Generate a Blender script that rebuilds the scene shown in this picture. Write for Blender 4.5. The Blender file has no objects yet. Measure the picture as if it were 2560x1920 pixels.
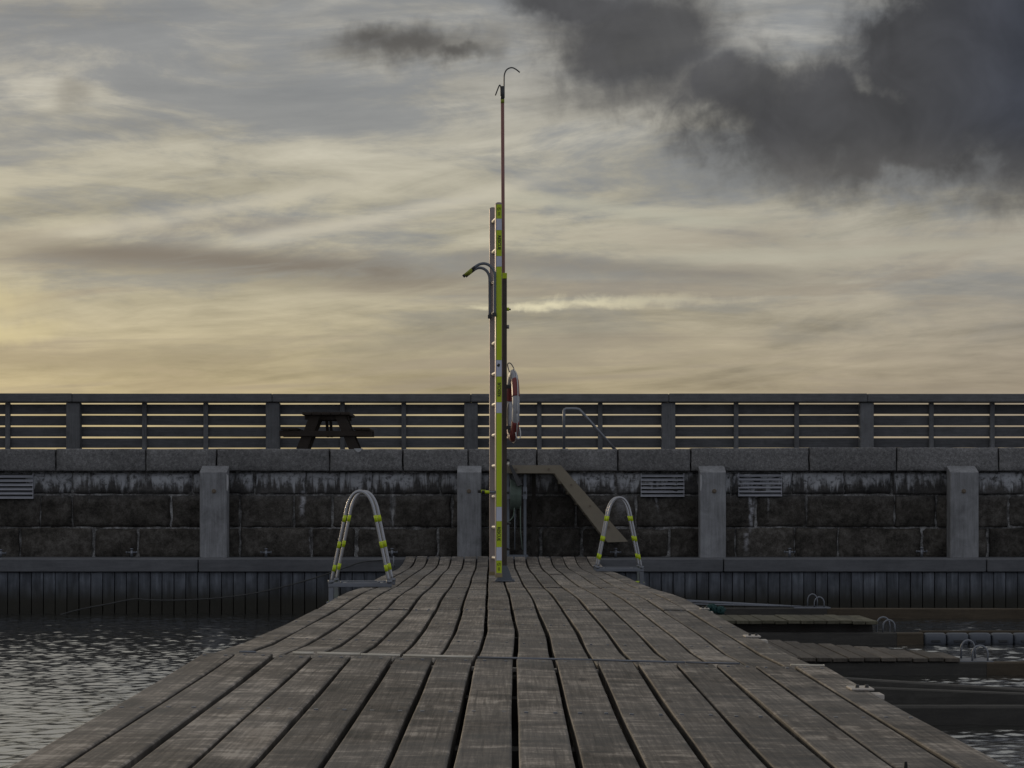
import bpy, math, random
import numpy as np
from mathutils import Vector, Matrix
random.seed(7)
rng = np.random.default_rng(11)
R = math.radians
SC = bpy.context.scene
COL = SC.collection

# ------------------------------------------------------------------ camera
CAM_H = 0.64          # eye height above the nominal jetty deck (z = 0)
F = 4500.0            # focal length in photo pixels (2560 px wide)
HZ = 1267.0           # horizon row in the photo
cam_d = bpy.data.cameras.new('camera')
cam_d.sensor_width = 36.0
cam_d.lens = 36.0 * F / 2560.0
cam_d.shift_y = (HZ - 960.0) / 2560.0
cam_d.clip_start = 0.05
cam_d.clip_end = 5000.0
cam = bpy.data.objects.new('camera', cam_d)
cam.location = (0, 0, CAM_H)
cam.rotation_euler = (R(90), 0, 0)
COL.objects.link(cam)
SC.camera = cam

# ------------------------------------------------------------------ light
SUN_AZ, SUN_EL = R(-34), R(8)      # low sun behind cloud, ahead and to the left
SUN_DIR = Vector((math.sin(SUN_AZ) * math.cos(SUN_EL), math.cos(SUN_AZ) * math.cos(SUN_EL), math.sin(SUN_EL)))
sun_d = bpy.data.lights.new('sun', 'SUN')
sun_d.energy = 0.9
sun_d.angle = R(11)
sun_d.color = (1.0, 0.80, 0.55)
sun = bpy.data.objects.new('sun', sun_d)
sun.rotation_euler = (-SUN_DIR).to_track_quat('-Z', 'Y').to_euler()
sun.location = (-20, 30, 12)
COL.objects.link(sun)

SC.cycles.max_bounces = 6
SC.cycles.diffuse_bounces = 3
SC.cycles.glossy_bounces = 3
SC.cycles.caustics_reflective = False
vs = SC.view_settings
vs.view_transform = 'Standard'
vs.look = 'None'
vs.exposure = 0.0
vs.gamma = 1.0
vs.use_curve_mapping = False


# ------------------------------------------------------------------ node helpers
class NT:
    def __init__(self, tree):
        self.t = tree
        self.n = tree.nodes
        self.l = tree.links

    def new(self, typ, **kw):
        nd = self.n.new(typ)
        for k, v in kw.items():
            setattr(nd, k, v)
        return nd

    def put(self, sock, v):
        if isinstance(v, bpy.types.NodeSocket):
            self.l.new(v, sock)
        elif v is not None:
            sock.default_value = v

    def m(self, op, a, b=None, c=None, clamp=False):
        nd = self.new('ShaderNodeMath', operation=op)
        nd.use_clamp = clamp
        self.put(nd.inputs[0], a)
        if b is not None:
            self.put(nd.inputs[1], b)
        if c is not None:
            self.put(nd.inputs[2], c)
        return nd.outputs[0]

    def add(self, a, b): return self.m('ADD', a, b)
    def sub(self, a, b): return self.m('SUBTRACT', a, b)
    def mul(self, a, b): return self.m('MULTIPLY', a, b)
    def div(self, a, b): return self.m('DIVIDE', a, b)
    def mx(self, a, b): return self.m('MAXIMUM', a, b)

    def ss(self, x, a, b, lo=0.0, hi=1.0):
        nd = self.new('ShaderNodeMapRange', interpolation_type='SMOOTHSTEP')
        self.put(nd.inputs[0], x)
        for i, v in enumerate((a, b, lo, hi)):
            self.put(nd.inputs[1 + i], v)
        return nd.outputs[0]

    def mix(self, f, a, b, blend='MIX'):
        nd = self.new('ShaderNodeMix', data_type='RGBA', blend_type=blend)
        nd.clamp_factor = True
        self.put(nd.inputs[0], f)
        for i, v in ((6, a), (7, b)):
            if isinstance(v, (tuple, list)):
                v = (v[0], v[1], v[2], 1.0)
            self.put(nd.inputs[i], v)
        return nd.outputs[2]

    def scale(self, col, f):
        nd = self.new('ShaderNodeVectorMath', operation='SCALE')
        self.put(nd.inputs[0], col)
        self.put(nd.inputs[3], f)
        return nd.outputs[0]

    def vec(self, x, y, z):
        nd = self.new('ShaderNodeCombineXYZ')
        for i, v in enumerate((x, y, z)):
            self.put(nd.inputs[i], v)
        return nd.outputs[0]

    def sep(self, v):
        nd = self.new('ShaderNodeSeparateXYZ')
        self.put(nd.inputs[0], v)
        return nd.outputs

    def vop(self, op, a, b):
        nd = self.new('ShaderNodeVectorMath', operation=op)
        self.put(nd.inputs[0], a)
        self.put(nd.inputs[1], b)
        return nd.outputs[0]

    def noise(self, v, scale=1.0, detail=4.0, rough=0.55, dist=0.0, out=0):
        nd = self.new('ShaderNodeTexNoise')
        if v is not None:
            self.put(nd.inputs['Vector'], v)
        nd.inputs['Scale'].default_value = scale
        nd.inputs['Detail'].default_value = detail
        nd.inputs['Roughness'].default_value = rough
        nd.inputs['Distortion'].default_value = dist
        return nd.outputs[out]

    def ramp(self, f, stops):
        nd = self.new('ShaderNodeValToRGB')
        self.put(nd.inputs[0], f)
        e = nd.color_ramp.elements
        e[0].position, e[0].color = stops[0][0], (*stops[0][1], 1)
        e[1].position, e[1].color = stops[-1][0], (*stops[-1][1], 1)
        for p, c in stops[1:-1]:
            k = e.new(p)
            k.color = (*c, 1)
        return nd.outputs[0]


# ------------------------------------------------------------------ world: evening sky with veils of cloud
def azel(x, y):
    az = math.atan((x - 1280.0) / F)
    el = math.atan((HZ - y) / F * math.cos(az))
    return az, el


world = bpy.data.worlds.new('World')
SC.world = world
world.use_nodes = True
W = NT(world.node_tree)
W.n.clear()
tc = W.new('ShaderNodeTexCoord')
D = W.new('ShaderNodeVectorMath', operation='NORMALIZE')
W.l.new(tc.outputs['Generated'], D.inputs[0])
D = D.outputs[0]
dx, dy, dz = W.sep(D)
AZ = W.m('ARCTAN2', dx, dy)
EL = W.m('ARCSINE', dz)
sdn = W.new('ShaderNodeVectorMath', operation='DOT_PRODUCT')
W.put(sdn.inputs[0], D)
sdn.inputs[1].default_value = SUN_DIR
SD = sdn.outputs['Value']

sky = W.new('ShaderNodeTexSky', sky_type='NISHITA')
sky.sun_disc = False
sky.sun_elevation = SUN_EL
sky.sun_rotation = SUN_AZ
sky.air_density = 1.2
sky.dust_density = 2.0

SKY_STRENGTH = 0.1
ELP = W.mx(EL, 0.0)
low = W.mix(W.ss(SD, 0.60, 0.97), (0.312, 0.258, 0.190), (0.450, 0.368, 0.205))
mid = W.mix(W.ss(SD, 0.58, 0.97), (0.350, 0.330, 0.280), (0.445, 0.412, 0.312))
high = W.mix(W.ss(SD, 0.55, 0.98), (0.300, 0.302, 0.295), (0.372, 0.358, 0.320))
base = W.mix(W.ss(ELP, 0.03, 0.16), low, mid)
base = W.mix(W.ss(ELP, 0.15, 0.26), base, high)
# away from the sun the cloud cover turns cool
base = W.mix(W.ss(SD, 0.45, -0.5), base, (0.335, 0.358, 0.405))
base = W.mix(W.ss(ELP, 0.5, 1.2), base, (0.32, 0.325, 0.34))
def n2d(u, v, scale, detail, rough=0.6, dist=0.0, off=(0.0, 0.0)):
    nd = W.new('ShaderNodeTexNoise', noise_dimensions='2D')
    W.put(nd.inputs['Vector'], W.vec(W.add(u, off[0]), W.add(v, off[1]), 0.0))
    nd.inputs['Scale'].default_value = scale
    nd.inputs['Detail'].default_value = detail
    nd.inputs['Roughness'].default_value = rough
    nd.inputs['Distortion'].default_value = dist
    return nd.outputs[0]


# cloud sheet coordinates (flat layer overhead)
den = W.add(W.mx(dz, 0.0), 0.10)
PX, PY = W.div(dx, den), W.div(dy, den)
SU, SV = W.add(PX, W.mul(PY, 0.35)), W.mul(W.sub(PY, W.mul(PX, 0.10)), 1.25)
n1 = n2d(SU, SV, 0.9, 7, 0.60, 0.25)
n2 = n2d(SU, SV, 3.0, 6, 0.66, 0.35, (7.3, 2.2))
n3 = n2d(W.mul(PX, 0.55), W.mul(PY, 1.9), 1.0, 6, 0.62, 0.7, (3.0, 9.0))
vz = n2d(W.mul(AZ, 7.0), W.mul(EL, 30.0), 1.0, 7, 0.64, 0.35, (1.7, 6.0))
wA = W.sub(n2d(AZ, EL, 16.0, 5, 0.6, 0.0, (4.4, 1.0)), 0.5)
wE = W.sub(n2d(AZ, EL, 17.0, 5, 0.6, 0.0, (9.1, 5.0)), 0.5)
fine = n2d(AZ, EL, 70.0, 4, 0.62, 0.4, (2.0, 8.0))
billow = n2d(AZ, EL, 21.0, 4, 0.55, 0.3, (8.0, 3.0))
ca, sa = math.cos(R(7)), math.sin(R(7))
ST_S = W.add(W.mul(AZ, ca), W.mul(EL, sa))
ST_T = W.sub(W.mul(EL, ca), W.mul(AZ, sa))
stk = n2d(W.mul(ST_S, 5.0), W.mul(ST_T, 44.0), 1.0, 7, 0.62, 0.5, (2.0, 4.0))
lum = W.add(-0.58, W.add(W.mul(n1, 0.78), W.add(W.mul(n2, 0.44), W.add(W.mul(n3, 0.46), W.add(W.mul(vz, 0.52), W.mul(stk, 0.96))))))
base = W.scale(base, lum)
# blue-grey openings between the veils, stronger higher up
blue = W.mul(W.ss(W.add(W.mul(n1, 0.5), W.mul(vz, 0.5)), 0.54, 0.40), W.mul(W.ss(ELP, 0.06, 0.16), W.ss(ELP, 0.50, 0.27)))
base = W.mix(W.mul(blue, 0.70), base, (0.215, 0.230, 0.250))
# lavender-brown bars of thin stratus low down
bars = W.mul(W.ss(W.add(W.mul(n3, 0.5), W.mul(stk, 0.5)), 0.46, 0.62), W.mul(W.ss(ELP, 0.19, 0.13), W.ss(SD, -0.2, 0.5)))
base = W.mix(W.mul(bars, 0.55), base, (0.250, 0.212, 0.168))
LB_W = W.mul(W.sub(n1, 0.5), 0.016)
LB_B = W.ss(W.add(W.mul(stk, 0.6), W.mul(vz, 0.4)), 0.30, 0.50)


def line_band(x0, y0, x1, y1, wpx, col, amt):
    """soft diffuse streak (old vapour trail) between two sky directions"""
    global base
    a0, e0 = azel(x0, y0)
    a1, e1 = azel(x1, y1)
    L = math.hypot(a1 - a0, e1 - e0)
    ux, uy = (a1 - a0) / L, (e1 - e0) / L
    s = W.add(W.mul(W.sub(AZ, a0), ux), W.mul(W.sub(EL, e0), uy))
    t = W.add(W.add(W.mul(W.sub(AZ, a0), -uy), W.mul(W.sub(EL, e0), ux)), LB_W)
    along = W.mul(W.ss(s, -0.02, 0.25 * L), W.ss(s, L + 0.03, 0.7 * L))
    acr = W.ss(W.m('ABSOLUTE', t), wpx / F, 0.0)
    base = W.mix(W.mul(W.mul(along, acr), W.mul(LB_B, amt)), base, col)


line_band(440, 650, 1400, 445, 34, (0.56, 0.52, 0.42), 0.66)
line_band(40, 610, 960, 445, 32, (0.54, 0.50, 0.40), 0.55)
line_band(1480, 655, 2640, 590, 26, (0.42, 0.40, 0.32), 0.55)
line_band(1230, 490, 1900, 560, 30, (0.43, 0.42, 0.34), 0.55)
line_band(-80, 615, 1300, 700, 60, (0.200, 0.175, 0.145), 0.95)
line_band(1050, 640, 2100, 700, 48, (0.215, 0.195, 0.172), 0.65)
line_band(-250, 868, 700, 905, 60, (0.27, 0.225, 0.155), 0.5)


def blobs(items, wamp):
    """union of soft ellipses in sky angles, edges broken by noise"""
    A2 = W.add(AZ, W.mul(wA, wamp))
    E2 = W.add(EL, W.mul(wE, wamp))
    out = None
    for (x, y, rx, ry) in items:
        a, e = azel(x, y)
        u = W.mul(W.sub(A2, a), F / rx)
        v = W.mul(W.sub(E2, e), F / ry)
        f = W.sub(1.0, W.m('SQRT', W.add(W.mul(u, u), W.mul(v, v))))
        out = f if out is None else W.m('SMOOTH_MAX', out, f, 0.15)
    return out


# dark ragged cloud bank, upper right
rag = W.add(W.mul(W.sub(fine, 0.5), 0.26), W.mul(W.sub(billow, 0.5), 0.34))
tail = W.ss(W.add(blobs([(1600, 245, 380, 90), (1470, 60, 300, 140)], 0.045), rag), -0.05, 1.05)
base = W.mix(W.mul(tail, 0.72), base, (0.125, 0.120, 0.116))
fieldL = W.add(blobs([(1610, 85, 310, 205), (1850, 240, 280, 150), (1440, -20, 260, 70)], 0.050), W.add(rag, 0.01))
fieldR = W.add(blobs([(2230, 325, 540, 180), (2520, 90, 420, 310), (2250, 395, 360, 90), (2900, 220, 500, 260), (2530, 310, 380, 190), (2030, 310, 280, 110),
                      (2280, 130, 200, 170)], 0.050), W.add(rag, 0.06))
dL = W.mul(W.ss(fieldL, -0.12, 0.62), 0.93)
dR = W.ss(fieldR, -0.16, W.ss(EL, azel(2000, 380)[1], azel(2000, 150)[1], 0.70, 0.46))
dens = W.sub(1.0, W.mul(W.sub(1.0, dL), W.sub(1.0, dR)))
a_r = azel(2250, 300)[0]
dk = W.mix(W.ss(AZ, a_r - 0.02, a_r + 0.09), (0.064, 0.064, 0.069), (0.036, 0.040, 0.054))
dk = W.mix(W.mul(W.ss(EL, azel(2100, 300)[1], azel(2100, 500)[1]), 0.45), dk, (0.120, 0.112, 0.100))
dk = W.scale(dk, W.add(0.45, W.mul(billow, 1.1)))
base = W.mix(dens, base, dk)
# small dark cloud left of the pole and two faint puffs
field = W.add(blobs([(1010, 115, 270, 66), (930, 90, 150, 52), (1130, 138, 160, 40)], 0.034), W.mul(W.sub(fine, 0.5), 0.30))
base = W.mix(W.mul(W.ss(field, -0.12, 0.95), 0.95), base, (0.088, 0.084, 0.080))
field = blobs([(185, 228, 75, 52), (1240, 110, 60, 70)], 0.030)
base = W.mix(W.mul(W.ss(field, -0.1, 0.9), 0.42), base, (0.165, 0.155, 0.138))
# gleaming rift in the cloud behind the ladder, brighter veil at far left
field = W.add(blobs([(1370, 763, 190, 15), (1240, 769, 110, 9), (1640, 752, 330, 22), (1480, 758, 200, 15)], 0.009), W.add(W.mul(W.sub(fine, 0.5), 1.3), W.mul(W.sub(vz, 0.5), 1.8)))
base = W.mix(W.mul(W.ss(field, -0.15, 1.0), W.ss(AZ, azel(1750, 760)[0], azel(1330, 760)[0], 0.20, 0.72)), base, (0.80, 0.73, 0.50))
field = blobs([(-60, 750, 200, 55), (-40, 820, 260, 34)], 0.030)
base = W.mix(W.mul(W.ss(field, -0.2, 1.0), 0.65), base, (0.62, 0.53, 0.30))
field = blobs([(500, 965, 260, 26), (430, 930, 90, 14)], 0.022)
base = W.mix(W.mul(W.ss(field, -0.1, 0.6), 0.45), base, (0.42, 0.345, 0.225))

bg = W.new('ShaderNodeBackground')
W.l.new(W.vop('ADD', W.scale(base, 1.04 / SKY_STRENGTH), W.scale(sky.outputs[0], 0.02)), bg.inputs[0])
bg.inputs[1].default_value = SKY_STRENGTH
wo = W.new('ShaderNodeOutputWorld')
W.l.new(bg.outputs[0], wo.inputs[0])
world.cycles.sampling_method = 'MANUAL'
world.cycles.sample_map_resolution = 512


# ------------------------------------------------------------------ materials
D_WALL, D_COPE, D_LEDGE = 24.20, 24.10, 23.0


def U(x, d): return (x - 1280.0) / F * d
def V(y, d): return CAM_H - (y - HZ) / F * d


def mat_base(name):
    m = bpy.data.materials.new(name)
    m.use_nodes = True
    t = NT(m.node_tree)
    b = next(n for n in m.node_tree.nodes if n.type == 'BSDF_PRINCIPLED')
    return m, t, b


def coords(t, stretch=(1, 1, 1), rnd=True):
    tc = t.new('ShaderNodeTexCoord')
    v = tc.outputs['Object']
    if rnd:
        oi = t.new('ShaderNodeObjectInfo')
        off = t.scale((13.7, 29.1, 7.7), oi.outputs['Random'])
        off2 = t.new('ShaderNodeVectorMath', operation='SCALE')
        off2.inputs[0].default_value = (13.7, 29.1, 7.7)
        t.l.new(oi.outputs['Random'], off2.inputs[3])
        v = t.vop('ADD', v, off2.outputs[0])
    return t.vop('MULTIPLY', v, stretch), tc.outputs['Object']


def bump(t, b, h, strength, dist):
    nd = t.new('ShaderNodeBump')
    nd.inputs['Strength'].default_value = strength
    nd.inputs['Distance'].default_value = dist
    t.put(nd.inputs['Height'], h)
    t.l.new(nd.outputs[0], b.inputs['Normal'])


def rand_gain(t, col, amt):
    oi = t.new('ShaderNodeObjectInfo')
    return t.scale(col, t.add(1.0 - amt, t.mul(oi.outputs['Random'], 2 * amt)))


def mat_plain(name, c, rough=0.5, metal=0.0, var=0.25, scale=30.0, bmp=0.15, spec=None):
    m, t, b = mat_base(name)
    v, o = coords(t)
    n = t.noise(v, scale, 6, 0.6)
    n2 = t.noise(v, scale * 0.15, 4, 0.6)
    f = t.add(1.0 - var, t.mul(t.add(n, n2), var))
    rgb = t.new('ShaderNodeRGB')
    rgb.outputs[0].default_value = (*c, 1)
    t.put(b.inputs['Base Color'], t.scale(rgb.outputs[0], f))
    t.put(b.inputs['Roughness'], t.ss(n2, 0.3, 0.7, max(0.05, rough - 0.1), min(1, rough + 0.12)))
    b.inputs['Metallic'].default_value = metal
    if spec is not None:
        b.inputs['Specular IOR Level'].default_value = spec
    if bmp:
        bump(t, b, n, bmp, 0.01)
    return m


def mat_wood(name, dark, mid, light, stretch, rough=0.75, rnd=0.2, blotch=1.0, bmp=0.5, grain=1.0, spec=0.3):
    m, t, b = mat_base(name)
    v, o = coords(t)
    vg = t.vop('MULTIPLY', v, stretch)
    g = t.noise(vg, 1.0, 8, 0.65, 0.4)
    bl = t.noise(v, 5.0 * blotch, 6, 0.62, 0.6)
    bl2 = t.noise(v, 1.3 * blotch, 4, 0.55, 0.3)
    fn = t.noise(v, 70.0, 5, 0.7)
    f = t.add(t.mul(g, 0.34 * grain), t.add(t.mul(bl, 0.36), t.add(t.mul(bl2, 0.22), t.mul(fn, 0.14))))
    f = t.add(f, 0.5 * (1 - 0.34 * grain - 0.72))
    col = t.ramp(f, [(0.36, dark), (0.5, mid), (0.66, light)])
    t.put(b.inputs['Base Color'], rand_gain(t, col, rnd))
    t.put(b.inputs['Roughness'], t.ss(bl, 0.3, 0.7, rough - 0.12, rough + 0.12))
    b.inputs['Specular IOR Level'].default_value = spec
    bump(t, b, t.add(t.mul(g, 0.6), t.mul(fn, 0.4)), bmp, 0.004)
    return m


M = {}
M['deck'] = None


def make_deck_mat():
    m, t, b = mat_base('weathered_deck_wood')
    v, o = coords(t)
    oi = t.new('ShaderNodeObjectInfo')
    g = t.noise(t.vop('MULTIPLY', v, (95.0, 3.0, 20.0)), 1.0, 5, 0.65, 0.35)          # grain along the board
    cross = t.noise(t.vop('MULTIPLY', v, (6.0, 16.0, 6.0)), 1.0, 7, 0.66, 0.5)        # scuffs and stains
    bl = t.noise(v, 2.6, 6, 0.6, 0.7)
    big = t.noise(o, 0.9, 4, 0.55, 0.4)
    fn = t.noise(v, 120.0, 4, 0.7)
    f = t.add(t.mul(g, 0.20), t.add(t.mul(cross, 0.40), t.add(t.mul(bl, 0.28), t.mul(fn, 0.12))))
    col = t.ramp(f, [(0.41, (0.022, 0.019, 0.016)), (0.468, (0.080, 0.068, 0.057)), (0.52, (0.160, 0.138, 0.116)), (0.59, (0.42, 0.37, 0.315))])
    # greyer and browner zones
    col = t.mix(t.mul(t.ss(big, 0.42, 0.62), 0.45), col, t.mix(0.5, col, (0.15, 0.15, 0.15)))
    col = t.mix(t.mul(t.ss(bl, 0.55, 0.75), 0.35), col, (0.115, 0.085, 0.060))
    crk = t.noise(t.vop('MULTIPLY', v, (55.0, 0.9, 10.0)), 1.0, 3, 0.5, 0.2)
    col = t.mix(t.mul(t.ss(crk, 0.66, 0.73), 0.5), col, (0.022, 0.019, 0.017))
    vor = t.new('ShaderNodeTexVoronoi')
    t.put(vor.inputs['Vector'], t.vop('MULTIPLY', v, (6.0, 1.5, 1.0)))
    vor.inputs['Scale'].default_value = 1.0
    col = t.mix(t.mul(t.ss(vor.outputs['Distance'], 0.11, 0.05), 0.7), col, (0.030, 0.024, 0.020))
    # shade of the gaps painted in: narrow side faces of the boards darkened
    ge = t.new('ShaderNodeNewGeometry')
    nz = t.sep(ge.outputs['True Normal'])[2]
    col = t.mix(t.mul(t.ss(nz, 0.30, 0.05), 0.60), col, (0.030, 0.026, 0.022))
    t.put(b.inputs['Base Color'], t.scale(col, t.add(0.86, t.mul(oi.outputs['Random'], 0.46))))
    t.put(b.inputs['Roughness'], t.ss(cross, 0.3, 0.7, 0.55, 0.85))
    b.inputs['Specular IOR Level'].default_value = 0.35
    bump(t, b, t.add(t.mul(g, 0.5), t.add(t.mul(cross, 0.3), t.mul(fn, 0.3))), 0.55, 0.006)
    return m


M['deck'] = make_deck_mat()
M['under'] = mat_plain('wet_underside_timber', (0.035, 0.030, 0.025), 0.8)
M['fence'] = mat_wood('fence_wood', (0.055, 0.055, 0.058), (0.095, 0.096, 0.102), (0.15, 0.15, 0.16), (3, 20, 45), rnd=0.16)
M['fence_post'] = mat_wood('fence_post_wood', (0.07, 0.07, 0.074), (0.130, 0.132, 0.138), (0.19, 0.193, 0.205), (45, 30, 3), rnd=0.12)
M['rail'] = mat_wood('fence_rail_wood', (0.075, 0.075, 0.078), (0.12, 0.12, 0.124), (0.18, 0.18, 0.185), (3, 20, 45), rnd=0.10)
M['post'] = mat_wood('fender_post_wood', (0.14, 0.14, 0.145), (0.25, 0.252, 0.262), (0.38, 0.385, 0.40), (40, 30, 2.5), rnd=0.06)
M['picnic'] = mat_wood('stained_table_wood', (0.018, 0.013, 0.010), (0.030, 0.022, 0.017), (0.05, 0.038, 0.03), (4, 30, 30), rnd=0.1)
M['platform'] = mat_wood('platform_wood', (0.05, 0.042, 0.034), (0.11, 0.094, 0.078), (0.22, 0.192, 0.158), (60, 4, 20), rnd=0.25)
M['moss'] = mat_wood('mossy_platform_wood', (0.06, 0.055, 0.034), (0.12, 0.11, 0.075), (0.22, 0.20, 0.15), (30, 6, 20), rnd=0.25)
M['boom'] = mat_wood('boom_timber', (0.040, 0.037, 0.034), (0.062, 0.058, 0.052), (0.10, 0.094, 0.085), (4, 20, 30), rnd=0.15)
M['boom_brown'] = mat_wood('brown_boom_timber', (0.048, 0.036, 0.024), (0.080, 0.062, 0.042), (0.12, 0.095, 0.068), (4, 20, 30), rnd=0.15)
M['cap'] = mat_wood('ledge_cap', (0.075, 0.078, 0.086), (0.115, 0.118, 0.128), (0.16, 0.164, 0.178), (3, 25, 30), rnd=0.12)
M['galv'] = mat_plain('galvanised_steel', (0.20, 0.21, 0.235), 0.42, 0.75, 0.3, 25, 0.1)
M['alu'] = mat_plain('dull_aluminium_tube', (0.38, 0.38, 0.40), 0.34, 0.85, 0.25, 18, 0.05)
M['alu_rail'] = mat_plain('anodised_aluminium_rail', (0.36, 0.30, 0.28), 0.45, 0.35, 0.2, 22, 0.05)
M['rung'] = mat_plain('pale_rung_aluminium', (0.72, 0.68, 0.60), 0.45, 0.2, 0.15, 22, 0.05)
M['steel'] = mat_plain('grey_painted_steel', (0.15, 0.165, 0.19), 0.5, 0.2, 0.25, 20, 0.1)
M['dark_steel'] = mat_plain('dark_fitting_steel', (0.05, 0.05, 0.052), 0.5, 0.3, 0.3, 20, 0.1)
M['stub'] = mat_plain('scuffed_grey_plastic', (0.20, 0.19, 0.18), 0.55)
M['black'] = mat_plain('black_tape', (0.012, 0.012, 0.012), 0.5)
M['ink'] = mat_plain('black_print', (0.010, 0.011, 0.008), 0.6, 0, 0.1, 20, 0)
M['brown_post'] = mat_plain('dark_brown_post', (0.060, 0.046, 0.035), 0.6, 0, 0.4, 40, 0.3)
M['red_pole'] = mat_plain('faded_red_pole', (0.24, 0.105, 0.090), 0.5, 0, 0.3, 30, 0.1)
M['yellow'] = mat_plain('fluorescent_yellow_tape', (0.55, 0.69, 0.012), 0.5, 0, 0.12, 40, 0.05)
M['yellow_dull'] = mat_plain('scuffed_yellow_sleeve', (0.26, 0.29, 0.03), 0.6, 0, 0.35, 30, 0.1)
M['white_band'] = mat_plain('white_reflective_tape', (0.62, 0.65, 0.76), 0.4, 0, 0.12, 40, 0.05)
M['foot'] = mat_plain('tan_rubber_foot', (0.30, 0.24, 0.13), 0.7)
M['white_ring'] = mat_plain('white_lifebuoy_shell', (0.38, 0.39, 0.43), 0.42, 0, 0.15, 15, 0.05)
M['red_ring'] = mat_plain('red_lifebuoy_band', (0.21, 0.035, 0.034), 0.45, 0, 0.2, 20, 0.05)
M['white_rope'] = mat_plain('white_cord', (0.62, 0.62, 0.62), 0.8)
M['grey_rope'] = mat_plain('grey_cord', (0.22, 0.21, 0.20), 0.8)
M['dark_rope'] = mat_plain('wet_dark_rope', (0.055, 0.055, 0.055), 0.8)
M['green_rope'] = mat_plain('pale_green_line', (0.13, 0.17, 0.14), 0.7, 0, 0.4, 60, 0.2)
M['teal_rope'] = mat_plain('teal_net_rope', (0.010, 0.048, 0.046), 0.8, 0, 0.4, 60, 0.2)
M['lid'] = mat_plain('dark_lid', (0.045, 0.045, 0.047), 0.55)
M['stair'] = mat_plain('sandy_stair_timber', (0.235, 0.203, 0.152), 0.75, 0, 0.35, 9, 0.3)
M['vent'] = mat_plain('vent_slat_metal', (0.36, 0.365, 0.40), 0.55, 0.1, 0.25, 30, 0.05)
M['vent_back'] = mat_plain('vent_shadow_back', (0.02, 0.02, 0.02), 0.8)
M['float'] = mat_plain('blue_grey_float', (0.080, 0.090, 0.110), 0.45, 0, 0.3, 14, 0.1)
M['float_mark'] = mat_plain('dark_float_recess', (0.03, 0.032, 0.036), 0.6)
M['cream'] = mat_plain('pale_joint_strip', (0.72, 0.66, 0.55), 0.5, 0.1, 0.2, 20, 0.05)
M['hinge'] = mat_plain('galvanised_hinge_plate', (0.55, 0.50, 0.45), 0.45, 0.3, 0.25, 25, 0.1)
M['rust'] = mat_plain('rusty_bolt', (0.17, 0.135, 0.10), 0.7)
M['promenade'] = mat_plain('promenade_concrete', (0.22, 0.215, 0.205), 0.85, 0, 0.3, 8, 0.3)
M['chip'] = mat_plain('pale_stone_chip', (0.45, 0.45, 0.46), 0.8)


def make_stone_mat(name, dark, mid, light, streak, top):
    """old harbour masonry: dark stone with lime streaks running down from the coping"""
    m, t, b = mat_base(name)
    v, o = coords(t)
    ox, oy, oz = t.sep(o)
    a = t.noise(v, 3.0, 8, 0.62, 0.5)
    c = t.noise(v, 14.0, 8, 0.68, 0.3)
    s = t.noise(v, 60.0, 4, 0.7)
    f = t.add(t.mul(a, 0.36), t.add(t.mul(c, 0.40), t.mul(s, 0.24)))
    col = t.ramp(f, [(0.40, dark), (0.5, mid), (0.62, light)])
    if streak:
        st = t.noise(t.vec(t.mul(ox, 10.0), 0.0, t.mul(oz, 1.3)), 1.0, 7, 0.66, 0.35)
        st2 = t.noise(t.vec(t.mul(ox, 1.1), 4.0, 0.0), 1.0, 3, 0.5)
        h = t.ss(oz, top - 0.34, top - 0.02)
        k = t.ss(t.add(st, t.add(t.mul(h, 0.26), t.mul(st2, 0.44))), 0.81, 0.98)
        k = t.mul(k, t.ss(oz, top - 0.42, top - 0.22))
        k = t.mul(k, t.ss(c, 0.30, 0.55))
        col = t.mix(t.mul(k, 0.90), col, (0.62, 0.63, 0.66))
        # few long runs lower down
        lg = t.noise(t.vec(t.mul(ox, 5.0), 9.0, t.mul(oz, 0.7)), 1.0, 6, 0.7, 0.3)
        k2 = t.mul(t.ss(lg, 0.64, 0.76), t.ss(c, 0.35, 0.6))
        col = t.mix(t.mul(k2, 0.75), col, (0.30, 0.30, 0.33))
        for (px, wpx, y0, y1, am) in ((1876, 7, 1243, 1338, 0.9), (1885, 4, 1243, 1300, 0.8), (1866, 9, 1332, 1392, 0.6), (757, 9, 1226, 1305, 0.8), (778, 6, 1318, 1400, 0.7),
                                      (982, 10, 1226, 1322, 0.5), (1555, 22, 1176, 1300, 0.35), (1643, 5, 1243, 1292, 0.5), (1920, 4, 1243, 1296, 0.5), (2017, 5, 1222, 1300, 0.4)):
            wob = t.mul(t.sub(t.noise(t.vec(px * 0.1, 0.0, t.mul(oz, 9.0)), 1.0, 4, 0.6), 0.5), 0.10)
            ax = t.m('ABSOLUTE', t.add(t.sub(ox, U(px, D_WALL)), wob))
            z0_, z1_ = V(y1, D_WALL) + 0.03, V(y0, D_WALL) + 0.03
            kk = t.mul(t.ss(ax, wpx / F * D_WALL, 0.0), t.mul(t.ss(oz, z0_ - 0.03, z0_ + 0.25), t.ss(oz, z1_ + 0.01, z1_ - 0.02)))
            kk = t.mul(kk, t.ss(c, 0.34, 0.56))
            col = t.mix(t.mul(kk, am), col, (0.50, 0.50, 0.53))
        # upper course is greyer overall
        g = t.mul(t.ss(oz, top - 0.40, top - 0.25), 0.55)
        col = t.mix(g, col, t.mix(0.45, col, (0.13, 0.132, 0.145)))
    t.put(b.inputs['Base Color'], rand_gain(t, col, 0.18))
    t.put(b.inputs['Roughness'], 0.9)
    b.inputs['Specular IOR Level'].default_value = 0.15
    bump(t, b, f, 0.9, 0.03)
    return m


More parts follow.
